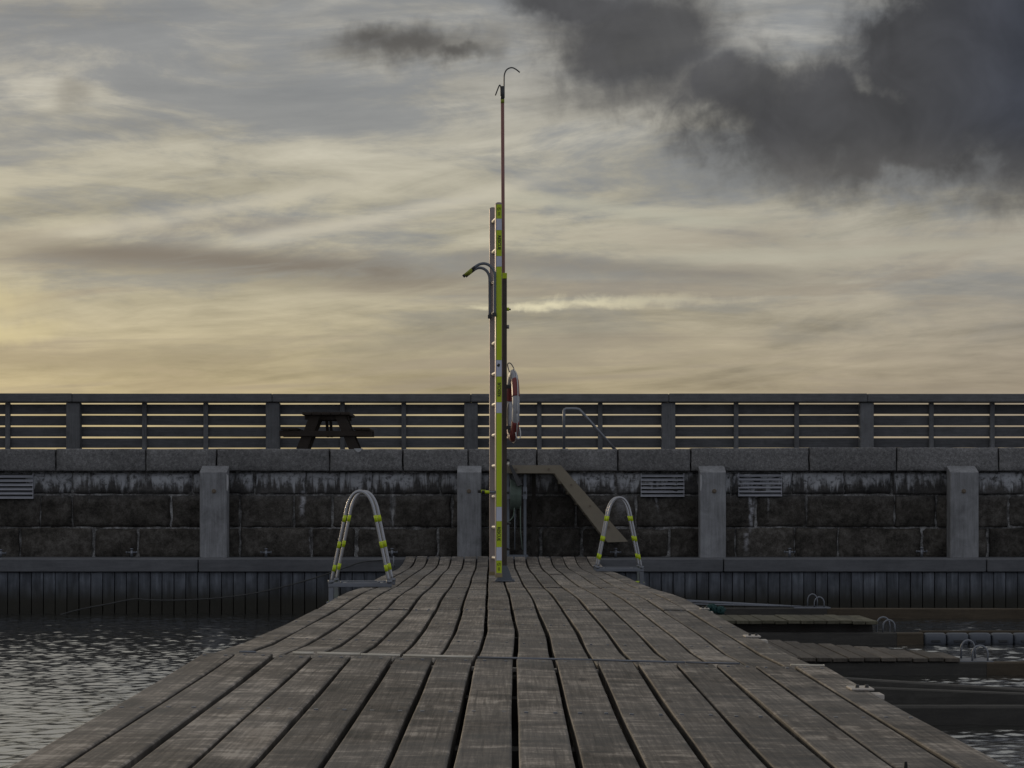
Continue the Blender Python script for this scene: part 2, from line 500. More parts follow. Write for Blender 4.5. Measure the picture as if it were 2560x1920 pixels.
WALL_TOP = 1.119
M['stone'] = make_stone_mat('dark_quay_stone', (0.026, 0.024, 0.021), (0.070, 0.063, 0.055), (0.150, 0.139, 0.126), True, WALL_TOP)
M['mortar'] = make_stone_mat('pale_mortar', (0.030, 0.028, 0.026), (0.15, 0.146, 0.142), (0.48, 0.475, 0.47), False, WALL_TOP)


def make_granite(name, c):
    m, t, b = mat_base(name)
    v, o = coords(t)
    s = t.noise(v, 26.0, 5, 0.75)
    s2 = t.noise(v, 75.0, 3, 0.7)
    a = t.noise(v, 1.7, 5, 0.55)
    f = t.add(t.mul(s, 0.5), t.add(t.mul(s2, 0.3), t.mul(a, 0.2)))
    col = t.ramp(f, [(0.36, tuple(x * 0.42 for x in c)), (0.5, c), (0.64, tuple(min(1, x * 1.9) for x in c))])
    t.put(b.inputs['Base Color'], rand_gain(t, col, 0.10))
    t.put(b.inputs['Roughness'], 0.88)
    b.inputs['Specular IOR Level'].default_value = 0.2
    bump(t, b, t.add(s, t.mul(s2, 0.5)), 0.8, 0.012)
    return m


M['granite'] = make_granite('speckled_granite_coping', (0.182, 0.178, 0.178))


def make_sheet():
    m, t, b = mat_base('tarred_sheet_plank')
    v, o = coords(t)
    ox, oy, oz = t.sep(o)
    g = t.noise(t.vop('MULTIPLY', v, (14, 10, 1.6)), 1.0, 7, 0.60, 0.3)
    a = t.noise(v, 4.0, 6, 0.6)
    col = t.ramp(t.add(t.mul(g, 0.6), t.mul(a, 0.4)), [(0.38, (0.055, 0.060, 0.070)), (0.52, (0.112, 0.122, 0.144)), (0.64, (0.19, 0.206, 0.24))])
    wn = t.noise(t.vec(t.mul(ox, 1.2), 0.0, 0.0), 1.0, 4, 0.6)
    tide = t.ss(t.add(oz, t.mul(t.sub(wn, 0.5), 0.10)), 0.46, 0.12)     # slimy tide band
    col = t.mix(tide, rand_gain(t, col, 0.20), t.mix(a, (0.014, 0.013, 0.009), (0.034, 0.031, 0.022)))
    t.put(b.inputs['Base Color'], col)
    t.put(b.inputs['Roughness'], t.sub(0.8, t.mul(tide, 0.25)))
    b.inputs['Specular IOR Level'].default_value = 0.3
    bump(t, b, g, 0.5, 0.006)
    return m


M['sheet'] = make_sheet()


def make_water():
    m, t, b = mat_base('harbour_water')
    tc = t.new('ShaderNodeTexCoord')
    v = tc.outputs['Object']
    n1 = t.noise(t.vop('MULTIPLY', v, (5.0, 9.0, 1.0)), 1.0, 5, 0.6, 0.5)
    n2 = t.noise(t.vop('MULTIPLY', v, (17.0, 26.0, 1.0)), 1.0, 4, 0.6, 0.4)
    b.inputs['Base Color'].default_value = (0.030, 0.030, 0.027, 1)
    b.inputs['Roughness'].default_value = 0.10
    b.inputs['IOR'].default_value = 8.0
    bump(t, b, t.add(n1, t.mul(n2, 0.35)), 0.12, 0.03)
    return m


M['water'] = make_water()


# ------------------------------------------------------------------ mesh helpers
ORG = {}


class MB:
    def __init__(self):
        self.v, self.f, self.s = [], [], []

    def quad_strip(self, rings, closed=True, caps=True, smooth=True):
        n0 = len(self.v)
        k = len(rings[0])
        for r in rings:
            self.v.extend(tuple(p) for p in r)
        for i in range(len(rings) - 1):
            for j in range(k if closed else k - 1):
                a = n0 + i * k + j
                b = n0 + i * k + (j + 1) % k
                self.f.append((a, b, b + k, a + k))
                self.s.append(smooth)
        if caps:
            self.f.append(tuple(n0 + j for j in reversed(range(k))))
            self.s.append(False)
            e = n0 + (len(rings) - 1) * k
            self.f.append(tuple(e + j for j in range(k)))
            self.s.append(False)
        return self

    def box(self, x0, x1, y0, y1, z0, z1, ch=0.0):
        if ch <= 0:
            n = len(self.v)
            self.v += [(x0, y0, z0), (x1, y0, z0), (x1, y1, z0), (x0, y1, z0), (x0, y0, z1), (x1, y0, z1), (x1, y1, z1), (x0, y1, z1)]
            self.f += [tuple(n + i for i in q) for q in ((3, 2, 1, 0), (4, 5, 6, 7), (0, 1, 5, 4), (1, 2, 6, 5), (2, 3, 7, 6), (3, 0, 4, 7))]
            self.s += [False] * 6
        else:
            def ring(z, d):
                a, b_, c, e = x0 + d, x1 - d, y0 + d, y1 - d
                return [(a + ch, c, z), (b_ - ch, c, z), (b_, c + ch, z), (b_, e - ch, z), (b_ - ch, e, z), (a + ch, e, z), (a, e - ch, z), (a, c + ch, z)]
            self.quad_strip([ring(z0, ch), ring(z0 + ch, 0), ring(z1 - ch, 0), ring(z1, ch)], smooth=False)
        return self

    def prism(self, poly, axis, a0, a1):
        """extrude a 2-D polygon; axis 'y': poly is (x, z); axis 'x': poly is (y, z); axis 'z': poly is (x, y)"""
        def p3(p, a):
            return {'y': (p[0], a, p[1]), 'x': (a, p[0], p[1]), 'z': (p[0], p[1], a)}[axis]
        self.quad_strip([[p3(p, a0) for p in poly], [p3(p, a1) for p in poly]], smooth=False)
        return self

    def tube(self, pts, r, k=10, r1=None, caps=True):
        pts = [Vector(p) for p in pts]
        n = len(pts)
        tang = []
        for i in range(n):
            a = pts[max(i - 1, 0)]
            b = pts[min(i + 1, n - 1)]
            tang.append((b - a).normalized())
        up = Vector((0, 0, 1)) if abs(tang[0].z) < 0.9 else Vector((0, 1, 0))
        nrm = tang[0].cross(up).normalized()
        rings = []
        for i in range(n):
            nrm = (nrm - tang[i] * nrm.dot(tang[i])).normalized()
            bn = tang[i].cross(nrm)
            rr = r if r1 is None else r + (r1 - r) * i / (n - 1)
            rings.append([pts[i] + (nrm * math.cos(2 * math.pi * j / k) + bn * math.sin(2 * math.pi * j / k)) * rr for j in range(k)])
        self.quad_strip(rings, caps=caps)
        return self

    def torus(self, c, R0, r, axis_m=None, a0=0.0, a1=2 * math.pi, n=40, k=12, ry=None):
        """ring in the local YZ plane (axis = local x) through matrix axis_m, centre c"""
        full = abs(a1 - a0 - 2 * math.pi) < 1e-6
        rings = []
        for i in range(n + 1):
            a = a0 + (a1 - a0) * i / n
            rings.append([])
            for j in range(k):
                b = 2 * math.pi * j / k
                rad = R0 + r * math.cos(b)
                p = Vector(((ry or r) * math.sin(b), -rad * math.cos(a), rad * math.sin(a)))
                if axis_m is not None:
                    p = axis_m @ p
                rings[-1].append(p + Vector(c))
        self.quad_strip(rings, caps=not full)
        return self

    def build(self, name, mat, parent=None, kind=None):
        o = parent
        while o is not None and o.parent is not None:
            o = o.parent
        org = ORG.get(o.name, (0, 0, 0)) if o is not None else (0, 0, 0)
        me = bpy.data.meshes.new(name)
        vv = [(p[0] - org[0], p[1] - org[1], p[2] - org[2]) for p in self.v]
        me.from_pydata(vv, [], self.f)
        me.polygons.foreach_set('use_smooth', self.s)
        me.validate()
        me.materials.append(M[mat] if isinstance(mat, str) else mat)
        ob = bpy.data.objects.new(name, me)
        COL.objects.link(ob)
        if parent is not None:
            ob.parent = parent
        if kind:
            ob['kind'] = kind
        return ob


def thing(name, label, cat, loc, group=None):
    o = bpy.data.objects.new(name, None)
    o.empty_display_size = 0.2
    o.location = loc
    COL.objects.link(o)
    ORG[o.name] = tuple(loc)
    o['label'] = label
    o['category'] = cat
    if group:
        o['group'] = group
    return o


def tag(o, label, cat, group=None):
    o['label'], o['category'] = label, cat
    if group:
        o['group'] = group
    return o


def piece(proto, parent, loc, name):
    """copy of a piece that shares its mesh; loc is relative to the thing"""
    c = proto.copy()
    c.name = name
    c.location = loc
    c.parent = parent
    COL.objects.link(c)
    return c


def PT(x, y, d): return (U(x, d), d, V(y, d))


def interp(x, xs, ys): return float(np.interp(x, xs, ys))


def smooth_path(pts, n=6):
    """Catmull-Rom through the points"""
    P_ = [Vector(p) for p in pts]
    P_ = [P_[0] * 2 - P_[1]] + P_ + [P_[-1] * 2 - P_[-2]]
    out = []
    for i in range(1, len(P_) - 2):
        p0, p1, p2, p3 = P_[i - 1:i + 3]
        for k in range(n):
            t = k / n
            out.append(0.5 * ((2 * p1) + (p2 - p0) * t + (2 * p0 - 5 * p1 + 4 * p2 - p3) * t * t + (3 * p1 - p0 - 3 * p2 + p3) * t ** 3))
    out.append(P_[-2])
    return out


# ================================================================== SETTING
WATER_Z = -0.73


def build_water():
    def axis(a, b, step, far, neg_far):
        core = list(np.arange(a, b + 1e-6, step))
        hi, s = [], step
        x = b
        while x < far:
            s *= 1.5
            x += s
            hi.append(x)
        lo, s = [], step
        x = a
        while x > neg_far:
            s *= 1.5
            x -= s
            lo.append(x)
        return np.array(lo[::-1] + core + hi)
    xs = axis(-6.6, 6.6, 0.032, 1500, -1500)
    ys = axis(6.0, 23.2, 0.022, 2500, -60)
    X, Y = np.meshgrid(xs, ys)
    Z = np.zeros_like(X)
    fade = np.clip((9 - np.abs(X)) / 2, 0, 1) * np.clip((25 - Y) / 1.5, 0, 1) * np.clip((Y - 4) / 2, 0, 1)
    for i in range(56):
        lam = float(np.exp(rng.uniform(np.log(0.070), np.log(0.30))))
        th = rng.normal(math.pi / 2 + 0.15, 0.70)
        k = 2 * math.pi / lam
        amp = 0.0050 * lam ** 0.98
        ph = rng.uniform(0, 2 * math.pi)
        arg = k * (X * math.cos(th) + Y * math.sin(th)) + ph
        # gust patches: each train comes and goes
        env = 0.55 + 0.45 * np.sin(X * rng.uniform(-.9, .9) + Y * rng.uniform(-.6, .6) + rng.uniform(0, 6.28))
        Z += amp * env * (np.sin(arg) - 0.42 * np.sin(2 * arg) + 0.20 * np.sin(3 * arg))
    Z = Z * fade + WATER_Z
    ny, nx = X.shape
    verts = np.stack([X, Y, Z], -1).reshape(-1, 3)
    idx = np.arange(nx * ny).reshape(ny, nx)
    faces = np.stack([idx[:-1, :-1], idx[:-1, 1:], idx[1:, 1:], idx[1:, :-1]], -1).reshape(-1, 4)
    me = bpy.data.meshes.new('water')
    me.vertices.add(len(verts))
    me.vertices.foreach_set('co', verts.ravel())
    me.loops.add(faces.size)
    me.loops.foreach_set('vertex_index', faces.ravel())
    me.polygons.add(len(faces))
    me.polygons.foreach_set('loop_start', np.arange(0, faces.size, 4))
    me.polygons.foreach_set('use_smooth', np.ones(len(faces), bool))
    me.update()
    me.validate()
    me.materials.append(M['water'])
    o = bpy.data.objects.new('water', me)
    COL.objects.link(o)
    o['kind'] = 'structure'
    return o


build_water()

# promenade on top of the quay
COPE_TOP = V(1122, D_COPE)
prom = MB().box(-40, 40, D_COPE + 0.62, 32.6, 1.20, COPE_TOP - 0.012).build('promenade', 'promenade')
prom['kind'] = 'structure'
seabed = MB().box(-60, 60, -40, D_WALL, -4.2, -4.0).build('seabed', 'under')
seabed['kind'] = 'structure'


# ------------------------------------------------------------------ quay wall
wall = thing('quay_wall', 'dark old stone quay wall with granite coping and lime streaks', 'wall', (0, D_WALL, -0.03))
MB().box(-40, 40, D_WALL + 0.022, 32.5, -3.9, WALL_TOP + 0.06).build('mortar_core', 'mortar', wall)


def stone(x0, x1, z0, z1, face_d, mat, name, parent, rough=0.012, deep=0.25, nx=7, nz=4, rnd_=0.022, jit=0.005):
    """dressed block: gridded front with worn edges and an uneven face"""
    mb = MB()
    xs = [x0, x0 + rnd_] + [x0 + (x1 - x0) * i / nx for i in range(1, nx)] + [x1 - rnd_, x1]
    zs = [z0, z0 + rnd_] + [z0 + (z1 - z0) * i / nz for i in range(1, nz)] + [z1 - rnd_, z1]
    xs, zs = sorted(xs), sorted(zs)
    grid = []
    for zi, z in enumerate(zs):
        for xi, x in enumerate(xs):
            edge = (xi in (0, len(xs) - 1)) or (zi in (0, len(zs) - 1))
            dxy = random.uniform(-1, 1) * jit if edge else 0
            y = face_d + (rnd_ * 0.8 if edge else random.uniform(-rough, rough))
            grid.append((x + dxy * (0 if x in (x0, x1) and False else 1), y, z + dxy * 0.6))
    n = len(xs)
    mb.v += grid
    for zi in range(len(zs) - 1):
        for xi in range(n - 1):
            a = zi * n + xi
            mb.f.append((a, a + 1, a + n + 1, a + n))
            mb.s.append(True)
    # sides going back into the wall
    border = list(range(n)) + [n - 1 + n * i for i in range(1, len(zs))] + [n * (len(zs) - 1) + i for i in range(n - 2, -1, -1)] + [n * i for i in range(len(zs) - 2, 0, -1)]
    b0 = len(mb.v)
    for i in border:
        p = grid[i]
        mb.v.append((p[0], face_d + deep, p[2]))
    m_ = len(border)
    for i in range(m_):
        j = (i + 1) % m_
        mb.f.append((border[j], border[i], b0 + i, b0 + j))
        mb.s.append(False)
    return mb.build(name, mat, parent)


G = 0.013    # joint half-width
ROW = [(-0.06, V(1319, D_WALL)), (V(1319, D_WALL), V(1237, D_WALL)), (V(1237, D_WALL), WALL_TOP - 0.012)]
JX = [
    [-330, -190, 51, 233, 345, 600, 778, 890, 1096, 1225, 1352, 1453, 1674, 1840, 1986, 2095, 2306, 2470, 2630, 2800, 2950],
    [-300, -120, 101, 181, 427, 600, 734, 832, 982, 1130, 1290, 1440, 1590, 1760, 1890, 2017, 2237, 2341, 2520, 2680, 2900],
    [-340, -150, 0, 180, 320, 480, 636, 765, 930, 1100, 1230, 1390, 1540, 1700, 1830, 1980, 2110, 2230, 2400, 2560, 2720, 2900],
]
for r, (za, zb) in enumerate(ROW):
    js = JX[r]
    for i in range(len(js) - 1):
        g1, g2 = G * random.uniform(0.6, 1.5), G * random.uniform(0.6, 1.5)
        stone(U(js[i], D_WALL) + g1, U(js[i + 1], D_WALL) - g2, za + G * random.uniform(0.6, 1.3), zb - G * random.uniform(0.5, 1.2),
              D_WALL - random.uniform(0.0, 0.022), 'stone', 'stone', wall, rough=0.020, jit=0.011, rnd_=random.uniform(0.018, 0.045))
CJ = [-420, -250, -60, 139, 364, 541, 824, 1007, 1170, 1342, 1545, 1727, 2023, 2242, 2497, 2700, 2900]
for i in range(len(CJ) - 1):
    up = 0.016 if CJ[i] >= 1727 else 0.0
    stone(U(CJ[i], D_COPE) + 0.009, U(CJ[i + 1], D_COPE) - 0.009, WALL_TOP + 0.0, COPE_TOP + random.uniform(-0.004, 0.003) + up,
          D_COPE - random.uniform(-0.006, 0.006), 'granite', 'coping_stone', wall, rough=0.006, deep=0.6, rnd_=0.014)
c_ = PT(895, 1127, D_COPE - 0.016)
MB().prism([(c_[0] - 0.055, COPE_TOP + 0.004), (c_[0] + 0.06, COPE_TOP + 0.004), (c_[0] + 0.03, COPE_TOP - 0.035), (c_[0], COPE_TOP - 0.05), (c_[0] - 0.03, COPE_TOP - 0.03)],
           'y', D_COPE - 0.014, D_COPE + 0.06).build('chipped_patch', 'chip', wall)

# louvred vents set into the wall
for (x0, x1, y0, y1) in ((-26, 83, 1184, 1247), (1602, 1711, 1183, 1242), (1846, 1955, 1182, 1241)):
    d = D_WALL - 0.035
    X0, X1, Z0, Z1 = U(x0, d), U(x1, d), V(y1, d), V(y0, d)
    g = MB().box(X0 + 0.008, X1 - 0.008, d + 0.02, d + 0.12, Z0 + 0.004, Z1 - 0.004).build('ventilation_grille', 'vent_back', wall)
    n = 6
    h = (Z1 - Z0) / n
    for i in range(n):
        z = Z0 + i * h
        MB().prism([(d - 0.018, z + 0.002), (d - 0.010, z + 0.002), (d + 0.03, z + h * 0.62), (d + 0.03, z + h * 0.72), (d + 0.022, z + h * 0.72)], 'x', X0, X1).build('slat', 'vent', g)
    for xa in (X0, X1 - 0.012):
        MB().box(xa, xa + 0.012, d + 0.002, d + 0.045, Z0, Z1).build('frame_side', 'vent', g)

# ------------------------------------------------------------------ ledge below the wall
LEDGE_Z = V(1397, D_LEDGE)
ledge = thing('quay_ledge', 'low timber-faced ledge along the foot of the stone quay wall', 'ledge', (0, D_LEDGE, WATER_Z))
zc = V(1430, D_LEDGE)
CAPJ = [-819, -162, 495, 1152, 1809, 2467, 3124]
for i in range(len(CAPJ) - 1):
    MB().box(U(CAPJ[i], D_LEDGE) + 0.007, U(CAPJ[i + 1], D_LEDGE) - 0.007, D_LEDGE, D_LEDGE + 0.34, zc, LEDGE_Z, 0.010).build('cap_beam', 'cap', ledge)
MB().box(-40, 40, D_LEDGE + 0.345, D_WALL + 0.01, -1.4, LEDGE_Z - 0.008).build('ledge_top', 'cap', ledge)
pw = 29.7 / F * (D_LEDGE + 0.05)
proto = None
xs0 = U(19.2, D_LEDGE + 0.05) - 16 * pw
for i in range(118):
    x = xs0 + i * pw
    if proto is None:
        proto = MB().box(x + 0.0045, x + pw - 0.0045, D_LEDGE + 0.045, D_LEDGE + 0.11, -1.5, zc - 0.006, 0.004).build('sheet_plank', 'sheet', ledge)
        base_me = proto
    else:
        piece(proto, ledge, (i * pw, random.uniform(-0.006, 0.006), 0), 'sheet_plank')
MB().box(-40, 40, D_LEDGE + 0.13, D_LEDGE + 0.34, -1.5, zc - 0.02).build('backing', 'under', ledge)

# ------------------------------------------------------------------ fence on the far side of the promenade
D_F = 31.0
PROM_Z = COPE_TOP - 0.012
fence = thing('slatted_fence', 'grey horizontal board fence along the top of the quay', 'fence', (0, D_F, PROM_Z))
wide = [-1290, -797, -304, 189, 685, 1178, 1669, 2162, 2655, 3148]
thin = [-1126, -961, -632, -468, -140, 22, 363, 516, 857, 1010, 1348, 1500, 1839, 1990, 2326, 2478, 2819, 2983]
ftop = V(986, D_F)
for x in wide:
    w = 0.118
    X = U(x, D_F)
    MB().box(X - w, X + w, D_F - 0.20, D_F - 0.02, PROM_Z, V(1007.5, D_F) - 0.004, 0.012).build('post', 'fence_post', fence)
for x in thin:
    w = 0.041
    X = U(x, D_F)
    MB().box(X - w, X + w, D_F - 0.085, D_F - 0.02, PROM_Z, V(1007.5, D_F) - 0.004, 0.006).build('stile', 'fence_post', fence)
for i in range(len(wide) - 1):
    dz_ = random.uniform(-0.005, 0.005)
    MB().box(U(wide[i], D_F) + 0.002, U(wide[i + 1], D_F) - 0.002, D_F - 0.26, D_F + 0.10, V(1007, D_F), ftop + dz_, 0.012).build('top_rail', 'rail', fence)
    for k in range(6):
        yc0, yc1 = 1011.2 + k * 28.0, 1035.3 + k * 28.0
        low_ = 0.02 if (k >= 4 and wide[i] >= 1669) else 0.0
        j0, j1 = random.uniform(-0.003, 0.003), random.uniform(-0.003, 0.003)
        z1, z0 = V(yc0, D_F) + j0, max(V(yc1, D_F) + j1 - low_, PROM_Z + 0.01)
        if z1 - z0 < 0.04:
            continue
        mb = MB().box(U(wide[i], D_F) + 0.003, U(wide[i + 1], D_F) - 0.003, D_F - 0.018, D_F + 0.016, z0, z1, 0.004)
        sl, xm = random.uniform(-0.0022, 0.0022), U((wide[i] + wide[i + 1]) / 2, D_F)
        mb.v = [(q[0], q[1], q[2] + sl * (q[0] - xm)) for q in mb.v]
        mb.build('board', 'fence', fence)

# ------------------------------------------------------------------ jetty
jetty = thing('wooden_jetty', 'long weathered plank jetty running from the foreground to the quay', 'jetty', (0, 12, WATER_Z))
HD = [0, 3, 4.36, 5.4, 7.06]
HH = [.64, .64, .633, .622, .596]
HD2 = [7.06, 7.5, 8.06, 9.18, 11.1, 12.4, 13.46, 14.4, 15.0, 15.88, 17.9, 20.0, 21.3, 22.1, 22.6, 22.95, 23.1]
HH2 = [.614, .621, .636, .637, .640, .633, .644, .662, .674, .684, .692, .714, .724, .706, .676, .640, .634]
CD = [0, 4.36, 7.06, 9.18, 11.1, 13.46, 15.88, 17.9, 21.3, 23.1]
CX = [.007, .007, .010, .022, 0, -.027, -.0585, -.084, -.120, -.138]
RD = [0, 3, 7.06, 9.2, 11.1, 30]
RK = [0, 0, .024, .019, .003, 0]
OFF = [-1.225, -1.087, -.934, -.784, -.634, -.472, -.312, -.157, 0, .157, .314, .472, .627, .784, .935, 1.087, 1.225]


def deck_z(d, X, near=None):
    if near is None:
        near = d <= 7.06
    h = interp(d, HD, HH) if near else interp(d, HD2, HH2)
    return CAM_H - h - interp(d, RD, RK) * X


JOINTS = [(1.2, 7.04), (7.07, 11.17), (11.19, 15.02), (15.035, 18.50), (18.515, 23.05)]
screws = MB()
for si, (d0, d1) in enumerate(JOINTS):
    near = si == 0
    for p in range(16):
        nst = max(9, int((d1 - d0) / 0.30))
        phl, phr = random.uniform(0, 6.28), random.uniform(0, 6.28)
        fl, fr = random.uniform(1.2, 2.6), random.uniform(1.2, 2.6)
        gap = (0.0165 if near else 0.0190) if p < 12 else 0.0135
        gl = gap / 2 * random.uniform(0.75, 1.25)
        gr = gap / 2 * random.uniform(0.75, 1.25)
        lift = random.uniform(-0.0022, 0.0022)
        tilt = random.uniform(-0.010, 0.010)
        e0 = d0 + (random.uniform(0.0, 0.010) if si else 0)
        e1 = d1 - random.uniform(0.0, 0.010)
        if si == 1 and p == 15:
            e1 -= 0.0
        rings = []
        for i in range(nst + 1):
            d = e0 + (e1 - e0) * i / nst
            c = interp(d, CD, CX)
            shift = 0.004 * math.sin(d * 1.3 + p) * 0
            xl = c + OFF[p] + gl + 0.0016 * math.sin(fl * d + phl) + 0.0007 * math.sin(5.1 * d + phr)
            xr = c + OFF[p + 1] - gr + 0.0016 * math.sin(fr * d + phr) + 0.0007 * math.sin(4.7 * d + phl)
            ch = 0.0045
            zw = 0.0018 * math.sin(2.1 * d + phl * 2)
            def zz(x, dz_):
                return deck_z(d, x, near) + lift + tilt * (x - (xl + xr) / 2) + zw + dz_
            rings.append([(xl, d, zz(xl, -0.048)), (xr, d, zz(xr, -0.048)), (xr, d, zz(xr, -ch)), (xr - ch * 0.5, d, zz(xr, -ch * 0.3)), (xr - ch * 1.5, d, zz(xr, 0)),
                          (xl + ch * 1.5, d, zz(xl, 0)), (xl + ch * 0.5, d, zz(xl, -ch * 0.3)), (xl, d, zz(xl, -ch))])
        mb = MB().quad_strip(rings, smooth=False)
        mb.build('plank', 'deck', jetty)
        for frac in ((0.07, 0.725, 0.985) if si == 0 else (0.012, 0.33, 0.66, 0.988)):
            d = d0 + (d1 - d0) * frac
            c = interp(d, CD, CX)
            for q in (0.25, 0.75):
                x = c + OFF[p] + (OFF[p + 1] - OFF[p]) * (q + random.uniform(-0.05, 0.05))
                z = deck_z(d, x, near) + lift
                screws.box(x - 0.006, x + 0.006, d - 0.008, d + 0.008, z - 0.004, z + 0.0025)
screws.build('screw_heads', 'galv', jetty, kind='stuff')
# carrying timbers
for d in [1.5, 2.7, 3.9, 5.1, 6.3, 6.93, 7.2, 8.3, 9.6, 10.9, 11.4, 12.6, 13.8, 14.8, 15.3, 16.5, 17.6, 18.3, 18.8, 20, 21.2, 22.4]:
    near = d <= 7.06
    c = interp(d, CD, CX)
    zl, zr = deck_z(d, c - 1.2, near) - 0.060, deck_z(d, c + 1.2, near) - 0.060
    MB().prism([(c - 1.19, zl - 0.11), (c + 1.19, zr - 0.11), (c + 1.19, zr), (c - 1.19, zl)], 'y', d - 0.05, d + 0.05).build('joist', 'under', jetty)
for s in (-1, 1):
    for si, (d0, d1) in enumerate(JOINTS):
        rings = []
        for i in range(9):
            d = d0 + (d1 - d0) * i / 8
            x = interp(d, CD, CX) + s * 1.16
            z = deck_z(d, x, si == 0) - 0.075
            rings.append([(x - 0.04, d, z - 0.20), (x + 0.04, d, z - 0.20), (x + 0.04, d, z), (x - 0.04, d, z)])
        MB().quad_strip(rings, smooth=False).build('edge_beam', 'under', jetty)
for d in (2.2, 5.6, 9.3, 13.0, 16.8, 20.6):
    c = interp(d, CD, CX)
    MB().box(c - 1.05, c + 1.05, d - 0.7, d + 0.7, -0.95, -0.42, 0.05).build('pontoon', 'under', jetty)
# metal strips over the first joint
for (x0, x1, y0, y1, mt, w) in ((732, 784, 1634, 1637, 'cream', 0.007), (793, 900, 1637, 1633, 'cream', 0.007), (902, 1000, 1633, 1638, 'cream', 0.006), (1008, 1182, 1639, 1643, 'cream', 0.006),
                                (1194, 1480, 1640, 1648, 'galv', 0.005), (1482, 1712, 1648, 1656, 'galv', 0.005), (1714, 1850, 1655, 1659, 'galv', 0.004),
                                (1976, 2062, 1662, 1664, 'cream', 0.004), (598, 640, 1631, 1631, 'galv', 0.005)):
    d = 7.045
    pts = []
    for x, in ((x0,), ((x0 + x1) / 2,), (x1,)):
        X = U(x, d)
        pts.append((X, d + random.uniform(-0.006, 0.006), deck_z(7.04, X, True) + 0.004))
    MB().tube(pts, w, 6).build('joint_strip', mt, jetty)
for b_ in range(5, 12):
    X = OFF[b_] + 0.01
    z = deck_z(6.98, X, True) - 0.030
    MB().box(X - 0.012, X + 0.012, 6.95, 6.99, z - 0.01, z + 0.004).build('joint_bracket', 'hinge', jetty)
# hinge plates on the right-hand edge
for (d, s) in ((6.22, 1.0), (9.12, 1.0), (11.25, 0.7)):
    c = interp(d, CD, CX)
    X = c + 1.225
    z = deck_z(d, X)
    hp = MB().box(X - 0.070 * s, X + 0.008, d - 0.052 * s, d + 0.052 * s, z + 0.002, z + 0.010, 0.002).build('hinge_plate', 'hinge', jetty)
    MB().box(X + 0.010, X + 0.045 * s, d - 0.040 * s, d + 0.040 * s, z - 0.030, z - 0.012, 0.002).build('hinge_lip', 'hinge', hp)
    for ax in (-0.045, -0.012):
        MB().tube([(X + ax * s, d - 0.02, z + 0.008), (X + ax * s, d - 0.02, z + 0.020)], 0.007, 8).build('bolt', 'dark_steel', hp)

# ================================================================== THINGS ON THE QUAY
# fender posts
for (x0, x1, lab) in ((499, 567, 'broad grey timber post on the ledge left of the nearer swim ladder'),
                      (1143, 1203, 'grey timber post partly hidden behind the yellow rescue ladder'),
                      (1750, 1815, 'grey timber post standing between the two louvred vents'),
                      (2376, 2447, 'grey timber post at the far right of the quay wall')):
    df, db = 23.86, 24.075
    X0, X1 = U(x0, df), U(x1, df)
    zf, zb = V(1181, df), V(1164.5, db)
    p = thing('fender_post', lab, 'post', ((X0 + X1) / 2, (df + db) / 2, LEDGE_Z), 'timber posts along the quay wall')
    mb = MB()
    ch = 0.012
    for_r = []
    for (t0) in (0, 1):
        pts = [(X0 + ch, df), (X1 - ch, df), (X1, df + ch), (X1, db - ch), (X1 - ch, db), (X0 + ch, db), (X0, db - ch), (X0, df + ch)]
        for_r.append([(a, b_, LEDGE_Z - 0.008 if t0 == 0 else zf + (zb - zf) * (b_ - df) / (db - df)) for a, b_ in pts])
    mb.quad_strip(for_r, smooth=False).build('timber', 'post', p)
    bx, bz = (X0 + X1) / 2 + random.uniform(-0.02, 0.02), V(1228, df)
    MB().prism([(bx + 0.030 * math.cos(a), bz + 0.030 * math.sin(a)) for a in [i * math.pi / 4 + 0.4 for i in range(8)]], 'y', df - 0.012, df + 0.01).build('bolt', 'rust', p)
    MB().prism([(bx + 0.016 * math.cos(a), bz + 0.016 * math.sin(a)) for a in [i * math.pi / 3 for i in range(6)]], 'y', df - 0.032, df - 0.012).build('nut', 'rust', p)
    if x0 in (499, 1750):
        sx = X1 - 0.004 if x0 == 499 else X0 + 0.002
        MB().prism([(sx, V(1186, df)), (sx + 0.022, V(1188, df)), (sx + 0.026, V(1210, df)), (sx + 0.012, V(1228, df)), (sx, V(1226, df))], 'y', df - 0.004, df + 0.02).build('white_smear', 'chip', p)

